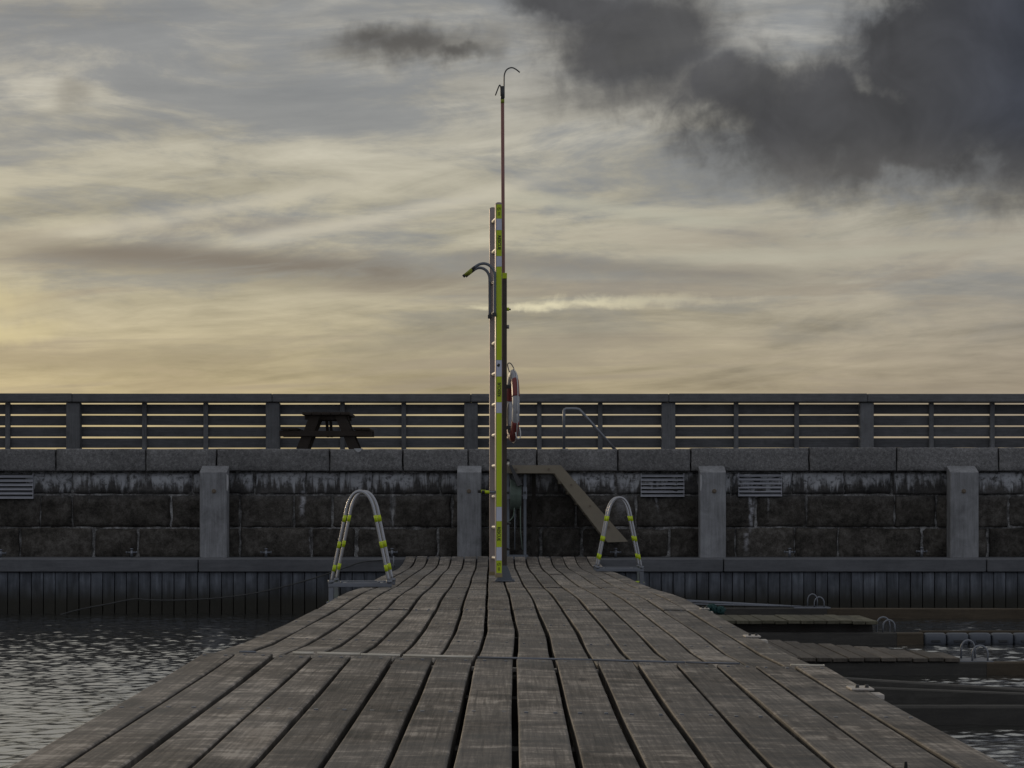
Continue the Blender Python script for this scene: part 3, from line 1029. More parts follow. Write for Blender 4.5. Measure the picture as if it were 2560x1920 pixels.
# small cross-shaped mooring fittings on the ledge
cross_at = [(2, 1383, 'small grey cross-shaped mooring fitting at the left edge of the ledge'),
            (329, 1381, 'small grey cross-shaped mooring fitting left of the leftmost timber post'),
            (665, 1381, 'small grey cross-shaped mooring fitting right of the leftmost timber post'),
            (980, 1380.5, 'small grey cross-shaped mooring fitting behind the nearer swim ladder, with hanging rod'),
            (1539, 1380.5, 'small grey cross-shaped mooring fitting seen through the farther swim ladder'),
            (1974, 1380, 'small grey cross-shaped mooring fitting below the rightmost vent'),
            (2304, 1378.5, 'small grey cross-shaped mooring fitting left of the rightmost timber post')]
for (x, y, lab) in cross_at:
    d = 23.95
    c = PT(x, y, d)
    t_ = thing('mooring_cross', lab, 'mooring fitting', (c[0], d, LEDGE_Z), 'mooring crosses along the ledge')
    MB().tube([(c[0], d, LEDGE_Z - 0.01), (c[0], d, c[2] + 0.042)], 0.019, 10).build('stem', 'galv', t_)
    MB().tube([(c[0] - 0.064, d, c[2]), (c[0] + 0.064, d, c[2])], 0.012, 8).build('crossbar', 'galv', t_)
    for s in (-1, 1):
        MB().tube([(c[0] + s * 0.060, d, c[2]), (c[0] + s * 0.074, d, c[2])], 0.017, 8).build('end_knob', 'galv', t_)
    MB().tube([(c[0], d, c[2] + 0.036), (c[0], d, c[2] + 0.054)], 0.026, 10).build('cap', 'galv', t_)
    if x == 980:
        p1, p2 = PT(984, 1390, 22.93), PT(984, 1424, 22.93)
        MB().tube([p1, p2], 0.011, 8).build('hanging_rod', 'galv', t_)
        MB().tube([PT(980, 1413, 22.93), PT(988, 1413, 22.93)], 0.010, 8).build('rod_pin', 'galv', t_)

# stairs from the promenade to the ledge
DS = 23.42
stairs = thing('quay_stairs', 'sandy stair stringer sloping down the dark wall beside the ladder', 'stairs', (U(1420, DS), DS, LEDGE_Z))
poly = [(1262, 1163), (1402, 1163), (1570, 1354), (1519, 1356), (1386, 1183), (1262, 1183)]
MB().prism([(U(x, DS), V(y, DS)) for x, y in poly][::-1], 'y', DS, DS + 0.05).build('stringer', 'stair', stairs)
MB().prism([(U(x, DS), V(y, DS)) for x, y in poly][::-1], 'y', D_WALL - 0.09, D_WALL - 0.045).build('stringer', 'stair', stairs)
MB().box(U(1262, DS), U(1396, DS), DS + 0.055, D_WALL - 0.10, V(1176, DS), V(1168, DS)).build('landing', 'stair', stairs)
for i in range(6):
    t = (i + 0.75) / 6.3
    x, y = 1404 + (1545 - 1404) * t, 1180 + (1345 - 1180) * t
    MB().box(U(x, DS) - 0.13, U(x, DS) + 0.10, DS + 0.055, D_WALL - 0.10, V(y, DS) - 0.05, V(y, DS) - 0.015).build('tread', 'stair', stairs)
for x in (1268, 1336):
    MB().box(U(x, DS) - 0.025, U(x, DS) + 0.025, D_WALL - 0.20, D_WALL - 0.15, LEDGE_Z - 0.01, V(1180, DS)).build('support_post', 'under', stairs)

for (x, y) in ((1290, 1173), (1372, 1173), (1428, 1212), (1475, 1265), (1522, 1318)):
    MB().tube([(U(x, DS), DS - 0.010, V(y, DS)), (U(x, DS), DS + 0.01, V(y, DS))], 0.016, 8).build('bolt', 'rust', stairs)

# handrail at the head of the stairs
DH = 24.32
hr = thing('handrail', 'bent grey tube handrail standing on the coping above the stairs', 'handrail', (U(1430, DH), DH, COPE_TOP))
pts = [PT(1410, 1128, DH), PT(1410, 1032, DH), PT(1411, 1024, DH), PT(1416, 1022, DH), PT(1440, 1022, DH), PT(1448, 1024, DH), PT(1454, 1030, DH), PT(1541, 1128, DH)]
MB().tube(pts, 0.0205, 12).build('rail_tube', 'galv', hr)
MB().box(U(1410, DH) - 0.05, U(1410, DH) + 0.05, DH - 0.05, DH + 0.05, COPE_TOP - 0.006, COPE_TOP + 0.008).build('foot_plate', 'galv', hr)

# picnic table
DP = 28.9
pic = thing('picnic_table', 'dark brown wooden picnic table seen end-on before the fence', 'picnic table', (U(815, DP), DP + 0.8, PROM_Z))
ztop = V(1031, DP)
n = 5
X0, X1 = U(757, DP), U(876, DP)
for i in range(n):
    w = (X1 - X0) / n
    MB().box(X0 + i * w + 0.004, X0 + (i + 1) * w - 0.004, DP - 0.12, DP + 0.85, ztop - 0.045, ztop, 0.005).build('tabletop_board', 'picnic', pic)
for dd in (DP + 0.02, DP + 0.52):
    MB().box(X0 + 0.03, X1 - 0.03, dd, dd + 0.07, ztop - 0.115, ztop - 0.048).build('top_cleat', 'picnic', pic)
    for (xa, xb) in ((788, 744), (850, 896)):
        A, B = (U(xa, DP), ztop - 0.05), (U(xb, DP), PROM_Z)
        w = 0.085
        MB().prism([(A[0] - w, A[1]), (B[0] - w, B[1]), (B[0] + w, B[1]), (A[0] + w, A[1])], 'y', dd - 0.052, dd - 0.004).build('leg', 'picnic', pic)
    zs = V(1083, DP)
    MB().box(U(700, DP), U(930, DP), dd - 0.11, dd - 0.056, zs - 0.045, zs + 0.035).build('seat_bearer', 'picnic', pic)
for (xa, xb) in ((704, 745), (885, 926)):
    for k in range(2):
        w = (U(xb, DP) - U(xa, DP)) / 2
        MB().box(U(xa, DP) + k * w + 0.004, U(xa, DP) + (k + 1) * w - 0.004, DP - 0.12, DP + 0.85, V(1076, DP) + 0.002, V(1070, DP), 0.005).build('seat_board', 'picnic', pic)
for s in (-1, 1):
    x = U(818 + s * 4.5, DP)
    MB().prism([(DP + 0.10 + 0.1 * (s > 0), ztop - 0.05), (DP + 0.20 + 0.1 * (s > 0), ztop - 0.05), (DP + 0.46, V(1083, DP) - 0.05), (DP + 0.38, V(1083, DP) - 0.05)], 'x', x - 0.020, x + 0.020).build('brace', 'picnic', pic)

# rope reel on the ledge
DR = 23.55
reel = thing('rope_reel', 'rope reel with slanted dark lid and pale green line below the coping', 'rope reel', (U(1295, DR), DR, LEDGE_Z))
for x in (1270, 1312.5):
    MB().box(U(x, DR) - 0.018, U(x, DR) + 0.018, DR - 0.02, DR + 0.02, LEDGE_Z - 0.006, V(1186, DR)).build('frame_post', 'steel', reel)
    MB().box(U(x, DR) - 0.026, U(x, DR) + 0.026, DR - 0.032, DR - 0.022, V(1248, DR), V(1217, DR)).build('bearing_plate', 'galv', reel)
    zc_ = V(1232, DR)
    MB().tube([(U(x, DR), DR - 0.05, zc_), (U(x, DR), DR - 0.03, zc_)], 0.018, 10).build('bearing_bolt', 'dark_steel', reel)
MB().box(U(1262, DR), U(1320, DR), DR - 0.22, DR + 0.24, LEDGE_Z - 0.004, LEDGE_Z + 0.035).build('base_plate', 'steel', reel)
zc_ = V(1236, DR)
drum = MB().tube([(U(1276, DR), DR, zc_), (U(1304, DR), DR, zc_)], 0.11, 20).build('drum', 'dark_steel', reel)
for i in range(9):
    x = U(1277 + i * 3.1, DR)
    MB().torus((x, DR, zc_ - 0.002 * i), 0.200 - 0.004 * i, 0.0085, n=28, k=6).build('rope_coil', 'green_rope', drum)
lp = [(1273, 1164), (1279, 1164), (1306.5, 1212), (1293, 1216)]
MB().prism([(U(x, DR), V(y, DR)) for x, y in lp][::-1], 'y', DR - 0.24, DR + 0.26).build('lid', 'lid', reel)
MB().tube([PT(1301, 1262, DR - 0.1), PT(1301, 1290, DR - 0.12), PT(1301.5, 1330, DR - 0.12), PT(1306, 1374, DR - 0.12)], 0.007, 8).build('hanging_line', 'green_rope', reel)
MB().tube([PT(1287, 1275, DR - 0.05), PT(1287, 1374, DR - 0.05)], 0.007, 8).build('frame_rod', 'steel', reel)
MB().tube(smooth_path([PT(1286, 1270, DR - 0.2), PT(1284, 1288, DR - 0.2), PT(1278, 1298, DR - 0.2), PT(1268, 1306, DR - 0.2)]), 0.007, 8).build('loose_line', 'green_rope', reel)
for (xa, xb) in ((1262, 1298),):
    MB().prism([(U(1266, DR), LEDGE_Z), (U(1272, DR), LEDGE_Z), (U(1272, DR), V(1166, DR)), (U(1266, DR), V(1166, DR))], 'y', DR + 0.16, DR + 0.20).build('back_stay', 'steel', reel)

# mooring rope slung along the ledge
rp = [(958, 1400), (935, 1402), (905, 1405), (871, 1416), (803, 1440), (720, 1464), (640, 1482.5), (578, 1491.5), (520, 1497), (441, 1500.5), (380, 1500), (333, 1498), (270, 1510), (202, 1523), (120, 1545)]
o = MB().tube(smooth_path([PT(x, y, 22.96 - 0.05 * (i > 1)) for i, (x, y) in enumerate(rp)], 4), 0.009, 7).build('mooring_rope', 'dark_rope')
tag(o, 'slack dark rope hanging along the ledge down into the water on the left', 'rope')

# ================================================================== RESCUE STATION
DQ = 16.55
zb = CAM_H - interp(DQ, HD2, HH2)
post = thing('rescue_post', 'slim dark brown post on a grey steel foot carrying the rescue gear', 'post', (U(1261.5, DQ), DQ, zb))
X0, X1 = U(1256.2, DQ), U(1267.2, DQ)
MB().box(X0, X1, DQ - 0.02, DQ + 0.02, V(1418, DQ), V(697, DQ), 0.002).build('shaft', 'brown_post', post)
MB().box(X0 - 0.001, X1 + 0.001, DQ - 0.022, DQ + 0.022, V(697, DQ), V(683, DQ), 0.002).build('cap', 'yellow', post)
xc = U(1261.5, DQ)
MB().box(U(1237, DQ), U(1287, DQ), DQ - 0.09, DQ + 0.09, zb + 0.002, zb + 0.012, 0.002).build('base_plate', 'steel', post)
MB().box(xc - 0.027, xc + 0.027, DQ - 0.027, DQ + 0.027, zb + 0.012, V(1414, DQ), 0.002).build('socket', 'steel', post)
for yy in (-0.03, 0.03):
    MB().prism([(xc - 0.075, zb + 0.012), (xc + 0.075, zb + 0.012), (xc + 0.030, V(1418, DQ)), (xc - 0.030, V(1418, DQ))], 'y', DQ + yy - 0.004, DQ + yy + 0.004).build('gusset', 'steel', post)
for sx in (-0.075, 0.080):
    MB().tube([(xc + sx, DQ - 0.06, zb + 0.010), (xc + sx, DQ - 0.06, zb + 0.026)], 0.010, 8).build('bolt', 'galv', post)


def stub(x0, x1, y, r, mat, name='peg', d=DQ):
    return MB().tube([PT(x0, y, d), PT(x1, y, d)], r, 8).build(name, mat, post)


k1 = stub(1266, 1273, 773, 0.016, 'yellow')
MB().tube([PT(1273, 773, DQ), PT(1277, 774, DQ)], 0.008, 8).build('peg_tip', 'dark_steel', k1)
stub(1266, 1273, 817, 0.018, 'stub')
stub(1266, 1274, 1150, 0.012, 'dark_steel')
stub(1267, 1273, 1160, 0.020, 'rung', 'clip')
stub(1266, 1277, 1309, 0.010, 'dark_steel')
stub(1266, 1275, 1373, 0.012, 'dark_steel')
for y in (967, 1069):
    MB().box(U(1266, DQ), U(1281, DQ), DQ - 0.025, DQ + 0.025, V(y + 4.5, DQ), V(y - 4.5, DQ), 0.003).build('buoy_bracket', 'dark_steel', post)
for y in (760, 900, 1040, 1180, 1320):
    MB().box(U(1245, DQ), X0 + 0.002, DQ - 0.012, DQ + 0.012, V(y + 3, DQ), V(y - 3, DQ)).build('ladder_bracket', 'dark_steel', post)

# boat hook standing behind the ladder
DB = DQ + 0.055
hook = thing('boat_hook', 'tall red pole with a curved steel hook rising above the rescue ladder', 'boat hook', (U(1259, DB), DB, zb + 0.02))
MB().tube([PT(1259.5, 1440, DB), PT(1258.3, 681, DB), PT(1256.3, 258, DB)], 0.0160, 12).build('shaft', 'red_pole', hook)
MB().tube([PT(1256.3, 258, DB), PT(1256.3, 249, DB)], 0.0172, 12).build('tape_band', 'yellow_dull', hook)
MB().tube([PT(1256.3, 250, DB), PT(1256.2, 216, DB)], 0.0168, 12).build('socket', 'dark_steel', hook)
MB().tube(smooth_path([PT(1260.2, 245, DB), PT(1260.2, 200, DB), PT(1261, 187, DB), PT(1265, 176.5, DB), PT(1272, 170.8, DB), PT(1281, 169.3, DB), PT(1290, 173.5, DB), PT(1299.5, 181, DB)], 4), 0.0062, 8).build('hook_arc', 'dark_steel', hook)
MB().tube(smooth_path([PT(1252.5, 240, DB), PT(1252, 222, DB), PT(1250.5, 214, DB), PT(1247.6, 215, DB), PT(1238.4, 238.5, DB)], 4), 0.0058, 8).build('hook_point', 'dark_steel', hook)

# rescue ladder
DL, DL2 = 16.35, 16.70
ladder = thing('rescue_ladder', 'upright aluminium rescue ladder with yellow and white RESCUE tape', 'ladder', (U(1240, 16.5), 16.5, zb))


def rail(x0, x1, y0, y1, d, dep, name):
    """channel-section stile with rounded ends"""
    X0, X1, Z0, Z1 = U(x0, d), U(x1, d), V(y1, d), V(y0, d)
    r = 0.018
    pl = [(X0, Z0 + r), (X0 + r * .3, Z0 + r * .3), (X0 + r, Z0), (X1 - r, Z0), (X1 - r * .3, Z0 + r * .3), (X1, Z0 + r), (X1, Z1 - r), (X1 - r * .3, Z1 - r * .3), (X1 - r, Z1), (X0 + r, Z1), (X0 + r * .3, Z1 - r * .3), (X0, Z1 - r)]
    sk = -0.19 * dep      # the ladder stands turned a little to the left
    return MB().quad_strip([[(p[0], d, p[1]) for p in pl], [(p[0] + sk, d + dep, p[1]) for p in pl]], smooth=False).build(name, 'alu_rail', ladder)


fr = rail(1238.9, 1255.2, 505.5, 1442, DL, 0.030, 'rail')
rr = rail(1224.0, 1240.0, 518, 1437, DL2, 0.012, 'rail')
for y in [470 + 0] * 0 + [548 + 77.0 * i for i in range(12)]:
    ya = y if y > 540 else y
    d2 = DL2 - 0.002
    # rungs run straight between the rails at one height
    z = V(y, (DL + DL2) / 2)
    MB().tube([(U(1245.5, DL), DL + 0.028, z), (U(1232.5, DL2), d2, z)], 0.0165, 12).build('rung', 'rung', ladder)
# tape on the front rail
bands = [(511, 546.5, 'yellow'), (547, 575, 'white_band'), (575.6, 640, 'yellow'), (640.5, 666.3, 'white_band'), (666.8, 900, 'yellow'), (900.6, 941, 'white_band'), (941.5, 1005.5, 'yellow'),
         (1006, 1032.3, 'white_band'), (1032.8, 1267, 'yellow'), (1267.4, 1302.6, 'white_band'), (1303, 1367.5, 'yellow'), (1368, 1401, 'white_band'), (1401.4, 1432.5, 'yellow')]
bo = {}
for (y0, y1, m_) in bands:
    bo[y0] = MB().box(U(1240.9, DL), U(1254.2, DL), DL - 0.0024, DL + 0.001, V(y1, DL), V(y0, DL)).build('yellow_tape' if m_ == 'yellow' else 'white_tape', m_, fr)
MB().box(U(1238.2, DL), U(1255.8, DL), DL - 0.004, DL + 0.030, V(1443.5, DL), V(1433.5, DL), 0.003).build('foot', 'foot', fr)
MB().box(U(1223.2, DL2), U(1240.8, DL2), DL2 - 0.004, DL2 + 0.030, V(1438.5, DL2), V(1429, DL2), 0.003).build('foot', 'foot', rr)


def lettering(body, xc_, y0, y1, down, parent, cap_px=8.2, bold=0.032):
    cu = bpy.data.curves.new('lettering', 'FONT')
    cu.body = body
    cu.align_x = 'CENTER'
    cu.align_y = 'CENTER'
    cu.size = 1.0
    cu.offset = bold
    cu.resolution_u = 3
    cu.extrude = 0.002
    tmp = bpy.data.objects.new('tmp_text', cu)
    COL.objects.link(tmp)
    bpy.context.view_layer.update()
    me = bpy.data.meshes.new_from_object(tmp.evaluated_get(bpy.context.evaluated_depsgraph_get()))
    bpy.data.objects.remove(tmp)
    bpy.data.curves.remove(cu)
    co = np.zeros(len(me.vertices) * 3)
    me.vertices.foreach_get('co', co)
    co = co.reshape(-1, 3)
    w, h = np.ptp(co[:, 0]), np.ptp(co[:, 1])
    co[:, 0] -= (co[:, 0].max() + co[:, 0].min()) / 2
    co[:, 1] -= (co[:, 1].max() + co[:, 1].min()) / 2
    sx = abs(y1 - y0) / F * DL / w
    sy = cap_px / F * DL / h
    cx, cz = U(xc_, DL), (V(y0, DL) + V(y1, DL)) / 2
    s = 1 if down else -1
    out = np.zeros_like(co)
    out[:, 2] = cz - s * co[:, 0] * sx
    out[:, 0] = cx + s * co[:, 1] * sy
    out[:, 1] = DL - 0.0030 - co[:, 2] * 0.2
    org = ORG[ladder.name]
    out -= np.array(org)
    me.vertices.foreach_set('co', out.ravel())
    me.materials.clear()
    me.materials.append(M['ink'])
    me.name = 'lettering'
    ob = bpy.data.objects.new('lettering', me)
    COL.objects.link(ob)
    ob.parent = parent
    return ob


lettering('RESCUE', 1248.2, 589, 625, True, fr)
lettering('RESCUE', 1247.9, 956, 991, False, fr)
lettering('RESCUE', 1247.3, 1317.5, 1352.5, True, fr)


def ink_poly(pts, parent, name='print'):
    return MB().prism([(U(x, DL), V(y, DL)) for x, y in pts][::-1], 'y', DL - 0.0034, DL - 0.0026).build(name, 'ink', parent)


def pictogram(yc):
    # small round lift-carefully symbol with two lines of tiny print
    mb = MB()
    for i in range(14):
        if i in (2, 3):
            continue
        a0, a1 = i / 14 * 6.283, (i + 0.92) / 14 * 6.283
        p = [(1247.4 + r * math.cos(a), yc + r * math.sin(a)) for r, a in ((4.2, a0), (4.2, a1), (3.3, a1), (3.3, a0))]
        mb.prism([(U(x, DL), V(y, DL)) for x, y in p], 'y', DL - 0.0034, DL - 0.0026)
    for p in ([(1246.2, yc + 2.6), (1247.2, yc + 2.6), (1250.8, yc - 3.6), (1249.6, yc - 3.6)], [(1248, yc - 3.9), (1251.2, yc - 4.1), (1250.8, yc - 0.8)],
              [(1244.2, yc + 1.2), (1245.2, yc + 1.2), (1245.6, yc - 2.4), (1244.8, yc - 2.4)]):
        mb.prism([(U(x, DL), V(y, DL)) for x, y in p][::-1], 'y', DL - 0.0034, DL - 0.0026)
    for k in range(3):
        x = 1245.0 + k * 2.0
        mb.prism([(U(x, DL), V(yc + 7, DL)), (U(x, DL), V(yc + 16, DL)), (U(x + 0.9, DL), V(yc + 16, DL)), (U(x + 0.9, DL), V(yc + 7, DL))], 'y', DL - 0.0034, DL - 0.0026)
    mb.build('pictogram', 'ink', fr)


pictogram(523)
pictogram(1411)
ink_poly([(1241.8, 912.5), (1244.5, 911), (1245.5, 908.2), (1247.5, 910), (1248.6, 908.6), (1249.8, 911.2), (1249.6, 914.5), (1247.2, 918.4), (1245.4, 916.4), (1243, 916)], fr, 'dark_mark')
# curved hooks that go over the quay edge
nh = [(1236.7, 790), (1236.7, 740), (1236.7, 692), (1235.2, 680), (1230.5, 670.5), (1222, 662.5), (1212, 659), (1203, 659.5), (1194, 663), (1185, 669.5), (1174, 678), (1162, 688)]
fh = [(1224.2, 795), (1224.0, 745), (1223.8, 700), (1222.3, 688), (1217.5, 678.5), (1209.5, 672), (1200, 669.5), (1191.5, 671), (1183, 676), (1176, 681.5), (1168, 687.5)]
for path, d in ((nh, DL - 0.01), (fh, DL2 - 0.035)):
    pp = smooth_path([PT(x, y, d) for x, y in path], 4)
    h_ = MB().tube(pp, 0.0130, 10).build('hook', 'steel', ladder)
    MB().tube([pp[-1], pp[-1] + (pp[-1] - pp[-3]).normalized() * 0.02], 0.0150, 10).build('rubber_tip', 'black', h_)
    k0 = len(pp) - 1
    MB().tube([pp[-7], pp[-1]], 0.0142, 10).build('yellow_sleeve', 'yellow_dull', h_)
    MB().tube([pp[-10], pp[-7]], 0.0140, 10).build('black_sleeve', 'black', h_)
    e = Vector(PT(path[0][0], path[0][1], d))
    MB().box(e.x - 0.017, e.x + 0.017, e.y - 0.02, e.y + 0.02, e.z - 0.005, e.z + 0.028, 0.003).build('hook_clamp', 'dark_steel', h_)
# stand-off feet
for (xa, d, y) in ((1204, DL + 0.01, 1230.5), (1194.5, DL2, 1229)):
    xe = 1239 if d < 16.5 else 1226
    s_ = MB().tube([PT(xe, y, d), PT(xa + 6, y - 0.6, d)], 0.0135, 10).build('standoff', 'galv', ladder)
    MB().tube([PT(xa + 20, y - 0.3, d), PT(xa + 8, y - 0.6, d)], 0.0150, 10).build('yellow_sleeve', 'yellow', s_)
    MB().tube([PT(xa + 8, y - 0.6, d), PT(xa, y - 0.8, d)], 0.0162, 10).build('rubber_tip', 'black', s_)

# lifebuoy
DBU = 16.62
buoy = thing('lifebuoy', 'red and white lifebuoy ring hung edge-on from the rescue post', 'lifebuoy', (U(1283, DBU), DBU, V(1105, DBU)))
cz = (V(923.5, DBU) + V(1105.5, DBU)) / 2
cB = (U(1281.6, DBU), DBU, cz)
rotm = Matrix.Rotation(R(6.0), 3, 'Z')
R0, r0 = 0.285, 0.050
MB().torus(cB, R0, r0, rotm, n=56, k=16, ry=0.034).build('ring', 'white_ring', buoy)
for (ac, hw) in ((30, 17), (150, 17), (-58, 27), (-122, 27)):
    MB().torus(cB, R0, r0 + 0.0022, rotm, R(ac - hw), R(ac + hw), n=14, k=16, ry=0.0362).build('red_band', 'red_ring', buoy)
for a0 in (-15, 75, 165, 255):
    pts = []
    for i in range(13):
        a = R(a0 + 90 * i / 12)
        sag = 1 + 0.015 * math.sin(math.pi * i / 12)
        rr_ = (R0 + r0 + 0.004) * sag
        pts.append(Vector(cB) + rotm @ Vector((0.006 + 0.008 * math.sin(math.pi * i / 12), -rr_ * math.cos(a), rr_ * math.sin(a))))
    MB().tube(pts, 0.0042, 6).build('grab_line', 'white_rope', buoy)
MB().tube(smooth_path([PT(1273.5, 930, DBU), PT(1269.5, 916, DBU), PT(1269.3, 910, DBU), PT(1272.5, 907.5, DBU), PT(1277, 909, DBU), PT(1282, 916, DBU), PT(1285.5, 924, DBU)], 4), 0.0048, 6).build('hanging_loop', 'grey_rope', buoy)
MB().tube(smooth_path([PT(1289, 1081, DBU - 0.35), PT(1291, 1092, DBU - 0.36), PT(1296, 1097, DBU - 0.36), PT(1300.5, 1093, DBU - 0.36), PT(1301.5, 1082, DBU - 0.36), PT(1299, 1069, DBU - 0.35)], 4), 0.0045, 6).build('line_loop', 'white_rope', buoy)

pouch = thing('line_pouch', 'pale rounded pouch hanging between the rescue post and the lifebuoy', 'pouch', (U(1273, DBU), DBU, V(1086, DBU)))
rings = []
for (y, w, dep) in ((1005, 1.0, .02), (1008, 3.5, .05), (1014, 5.2, .065), (1024, 6.0, .07), (1045, 6.0, .075), (1065, 5.6, .07), (1080, 4.5, .06), (1085, 2.0, .03)):
    cx_ = U(1273.5, DBU)
    wr_ = w / F * DBU
    rings.append([(cx_ + wr_ * math.cos(2 * math.pi * j / 14), DBU - 0.02 + dep * math.sin(2 * math.pi * j / 14), V(y, DBU)) for j in range(14)])
MB().quad_strip(rings[::-1]).build('bag', 'white_ring', pouch)
MB().tube([PT(1268, 1086, DBU - 0.09), PT(1277, 1087, DBU - 0.09), PT(1290, 1086, DBU - 0.09)], 0.004, 6).build('cord', 'white_rope', pouch)


# ------------------------------------------------------------------ swim ladders with A-shaped hoops
def swim_ladder(d0, xl, xr, ytop, side, label):
    """side: -1 the outboard leg is on the left, +1 on the right"""
    XL, XR = U(xl, d0), U(xr, d0)
    xm = (XL + XR) / 2
    zbase = CAM_H - interp(d0, HD2, HH2)
    zt = V(ytop, d0)
    H = zt - zbase
    t_ = thing('swim_ladder', label, 'swim ladder', (xm, d0 + 0.2, zbase), 'swim ladders on the jetty')
    hw = (XR - XL) / 2
    sh = 0.118
    gap_ = 0.42
    for dd in (0.0, gap_):
        zs_ = zbase + H * 0.78
        la, lb = Vector((XL + 0.012, d0 + dd, zbase + 0.03)), Vector((xm - sh, d0 + dd, zs_))
        ra, rb = Vector((XR - 0.012, d0 + dd, zbase + 0.03)), Vector((xm + sh, d0 + dd, zs_))
        legl = [la.lerp(lb, i / 12) for i in range(12)]
        legr = [ra.lerp(rb, i / 12) for i in range(12)]
        # arch leaving the legs along their own slope
        tl = (lb - la).normalized()
        tr_ = Vector((-tl.x, 0, tl.z))
        top = Vector((xm, d0 + dd, zt - 0.016))
        arch = []
        for (q0, t0, q1, t1) in ((lb, tl * 0.26, top, Vector((0.185, 0, 0))), (top, Vector((0.185, 0, 0)), rb, Vector((tl.x, 0, -tl.z)) * 0.26)):
            for i in range(9):
                u = i / 9
                arch.append(q0 * (2 * u ** 3 - 3 * u * u + 1) + t0 * (u ** 3 - 2 * u * u + u) + q1 * (-2 * u ** 3 + 3 * u * u) + t1 * (u ** 3 - u * u))
        hp = MB().tube(legl + arch + [rb] + legr[::-1], 0.0138, 12).build('hoop', 'alu', t_)
        for fr_ in (0.172, 0.428, 0.715):
            k_ = fr_ / 0.80
            for (pa, pb) in ((la, lb), (ra, rb)):
                MB().tube([pa.lerp(pb, k_ - 0.046), pa.lerp(pb, k_ + 0.046)], 0.0145, 12).build('yellow_band', 'yellow', hp)
        MB().box(XL - 0.01, XR + 0.01, d0 + dd - 0.02, d0 + dd + 0.02, zbase + 0.004, zbase + 0.040, 0.003).build('base_bar', 'galv', t_)
        for xx in (XL + 0.012, XR - 0.012):
            MB().tube([(xx, d0 + dd, zbase + 0.034), (xx, d0 + dd, zbase + 0.062)], 0.026, 12).build('collar', 'galv', hp)
        xo = XL + 0.014 if side < 0 else XR - 0.014
        MB().box(xo - 0.022, xo + 0.022, d0 + dd - 0.02, d0 + dd + 0.02, -1.45, zbase + 0.002, 0.003).build('leg', 'galv', t_)
    for xx in (XL + 0.10, XR - 0.10):
        MB().box(xx - 0.015, xx + 0.015, d0 + 0.022, d0 + gap_ - 0.022, zbase + 0.006, zbase + 0.032).build('tie_bar', 'galv', t_)
        MB().tube([(xx, d0 - 0.001, zbase + 0.038), (xx, d0 - 0.001, zbase + 0.054)], 0.010, 8).build('bolt', 'galv', t_)
    for k in range(5):
        z = zbase - 0.14 - 0.25 * k
        xo = XL + 0.02 if side < 0 else XR - 0.02
        tr = MB().box(xo - 0.05, xo + 0.05, d0 + 0.022, d0 + gap_ - 0.022, z - 0.02, z + 0.02, 0.004).build('tread', 'galv', t_)
        if k == 0:
            MB().box(xo - 0.040, xo + 0.04, d0 + 0.06, d0 + gap_ - 0.06, z + 0.021, z + 0.025).build('yellow_strip', 'yellow', tr)
    return t_


swim_ladder(15.05, 824, 977, 1223, -1, 'aluminium swim ladder hoop with yellow bands on the left edge, nearer one')
swim_ladder(19.68, 1491, 1607, 1240, 1, 'aluminium swim ladder hoop with yellow bands on the right edge, farther one')


# ------------------------------------------------------------------ mooring booms on the right
def loop(parent, X, d, z, w=0.10, h=0.115, off=0.0):
    pts = [(X - w / 2, d, z - 0.02), (X - w / 2, d, z + h * 0.45)]
    for i in range(1, 8):
        a = math.pi * (1 - i / 8)
        pts.append((X + w / 2 * math.cos(a), d, z + h * 0.45 + h * 0.55 * math.sin(a)))
    pts += [(X + w / 2, d, z + h * 0.45), (X + w / 2, d, z - 0.02)]
    MB().tube(pts, 0.0085, 8).build('mooring_loop', 'galv', parent)


def beam(parent, p0, p1, w, h, mat, name):
    """rectangular timber between two top-centre points"""
    a, b_ = Vector(p0), Vector(p1)
    t_ = Vector((b_.x - a.x, b_.y - a.y, 0)).normalized()
    s = Vector((-t_.y, t_.x, 0)) * (w / 2)
    c = min(w, h) * 0.10
    up = Vector((0, 0, 1))
    def ring(p):
        return [p - s - up * h, p + s - up * h, p + s - up * c, p + s * 0.75, p - s * 0.75, p - s - up * c]
    return MB().quad_strip([ring(a), ring(b_)], smooth=False).build(name, mat, parent)


XE = 1.17
# boom nearest the camera: bare beams
b4 = thing('mooring_boom', 'bare dark mooring boom of converging beams, lowest one at the right edge', 'boom', (XE, 11.35, WATER_Z), 'mooring booms off the right side')
beam(b4, (XE, 11.36, -0.613), (5.6, 11.36, -0.613), 0.12, 0.20, 'boom', 'beam')
beam(b4, (XE, 11.62, -0.478), (5.6, 11.42 + 0.05, -0.64), 0.08, 0.15, 'boom', 'brace')
beam(b4, (XE, 11.92, -0.425), (5.6, 11.62, -0.68), 0.09, 0.12, 'boom', 'brace')
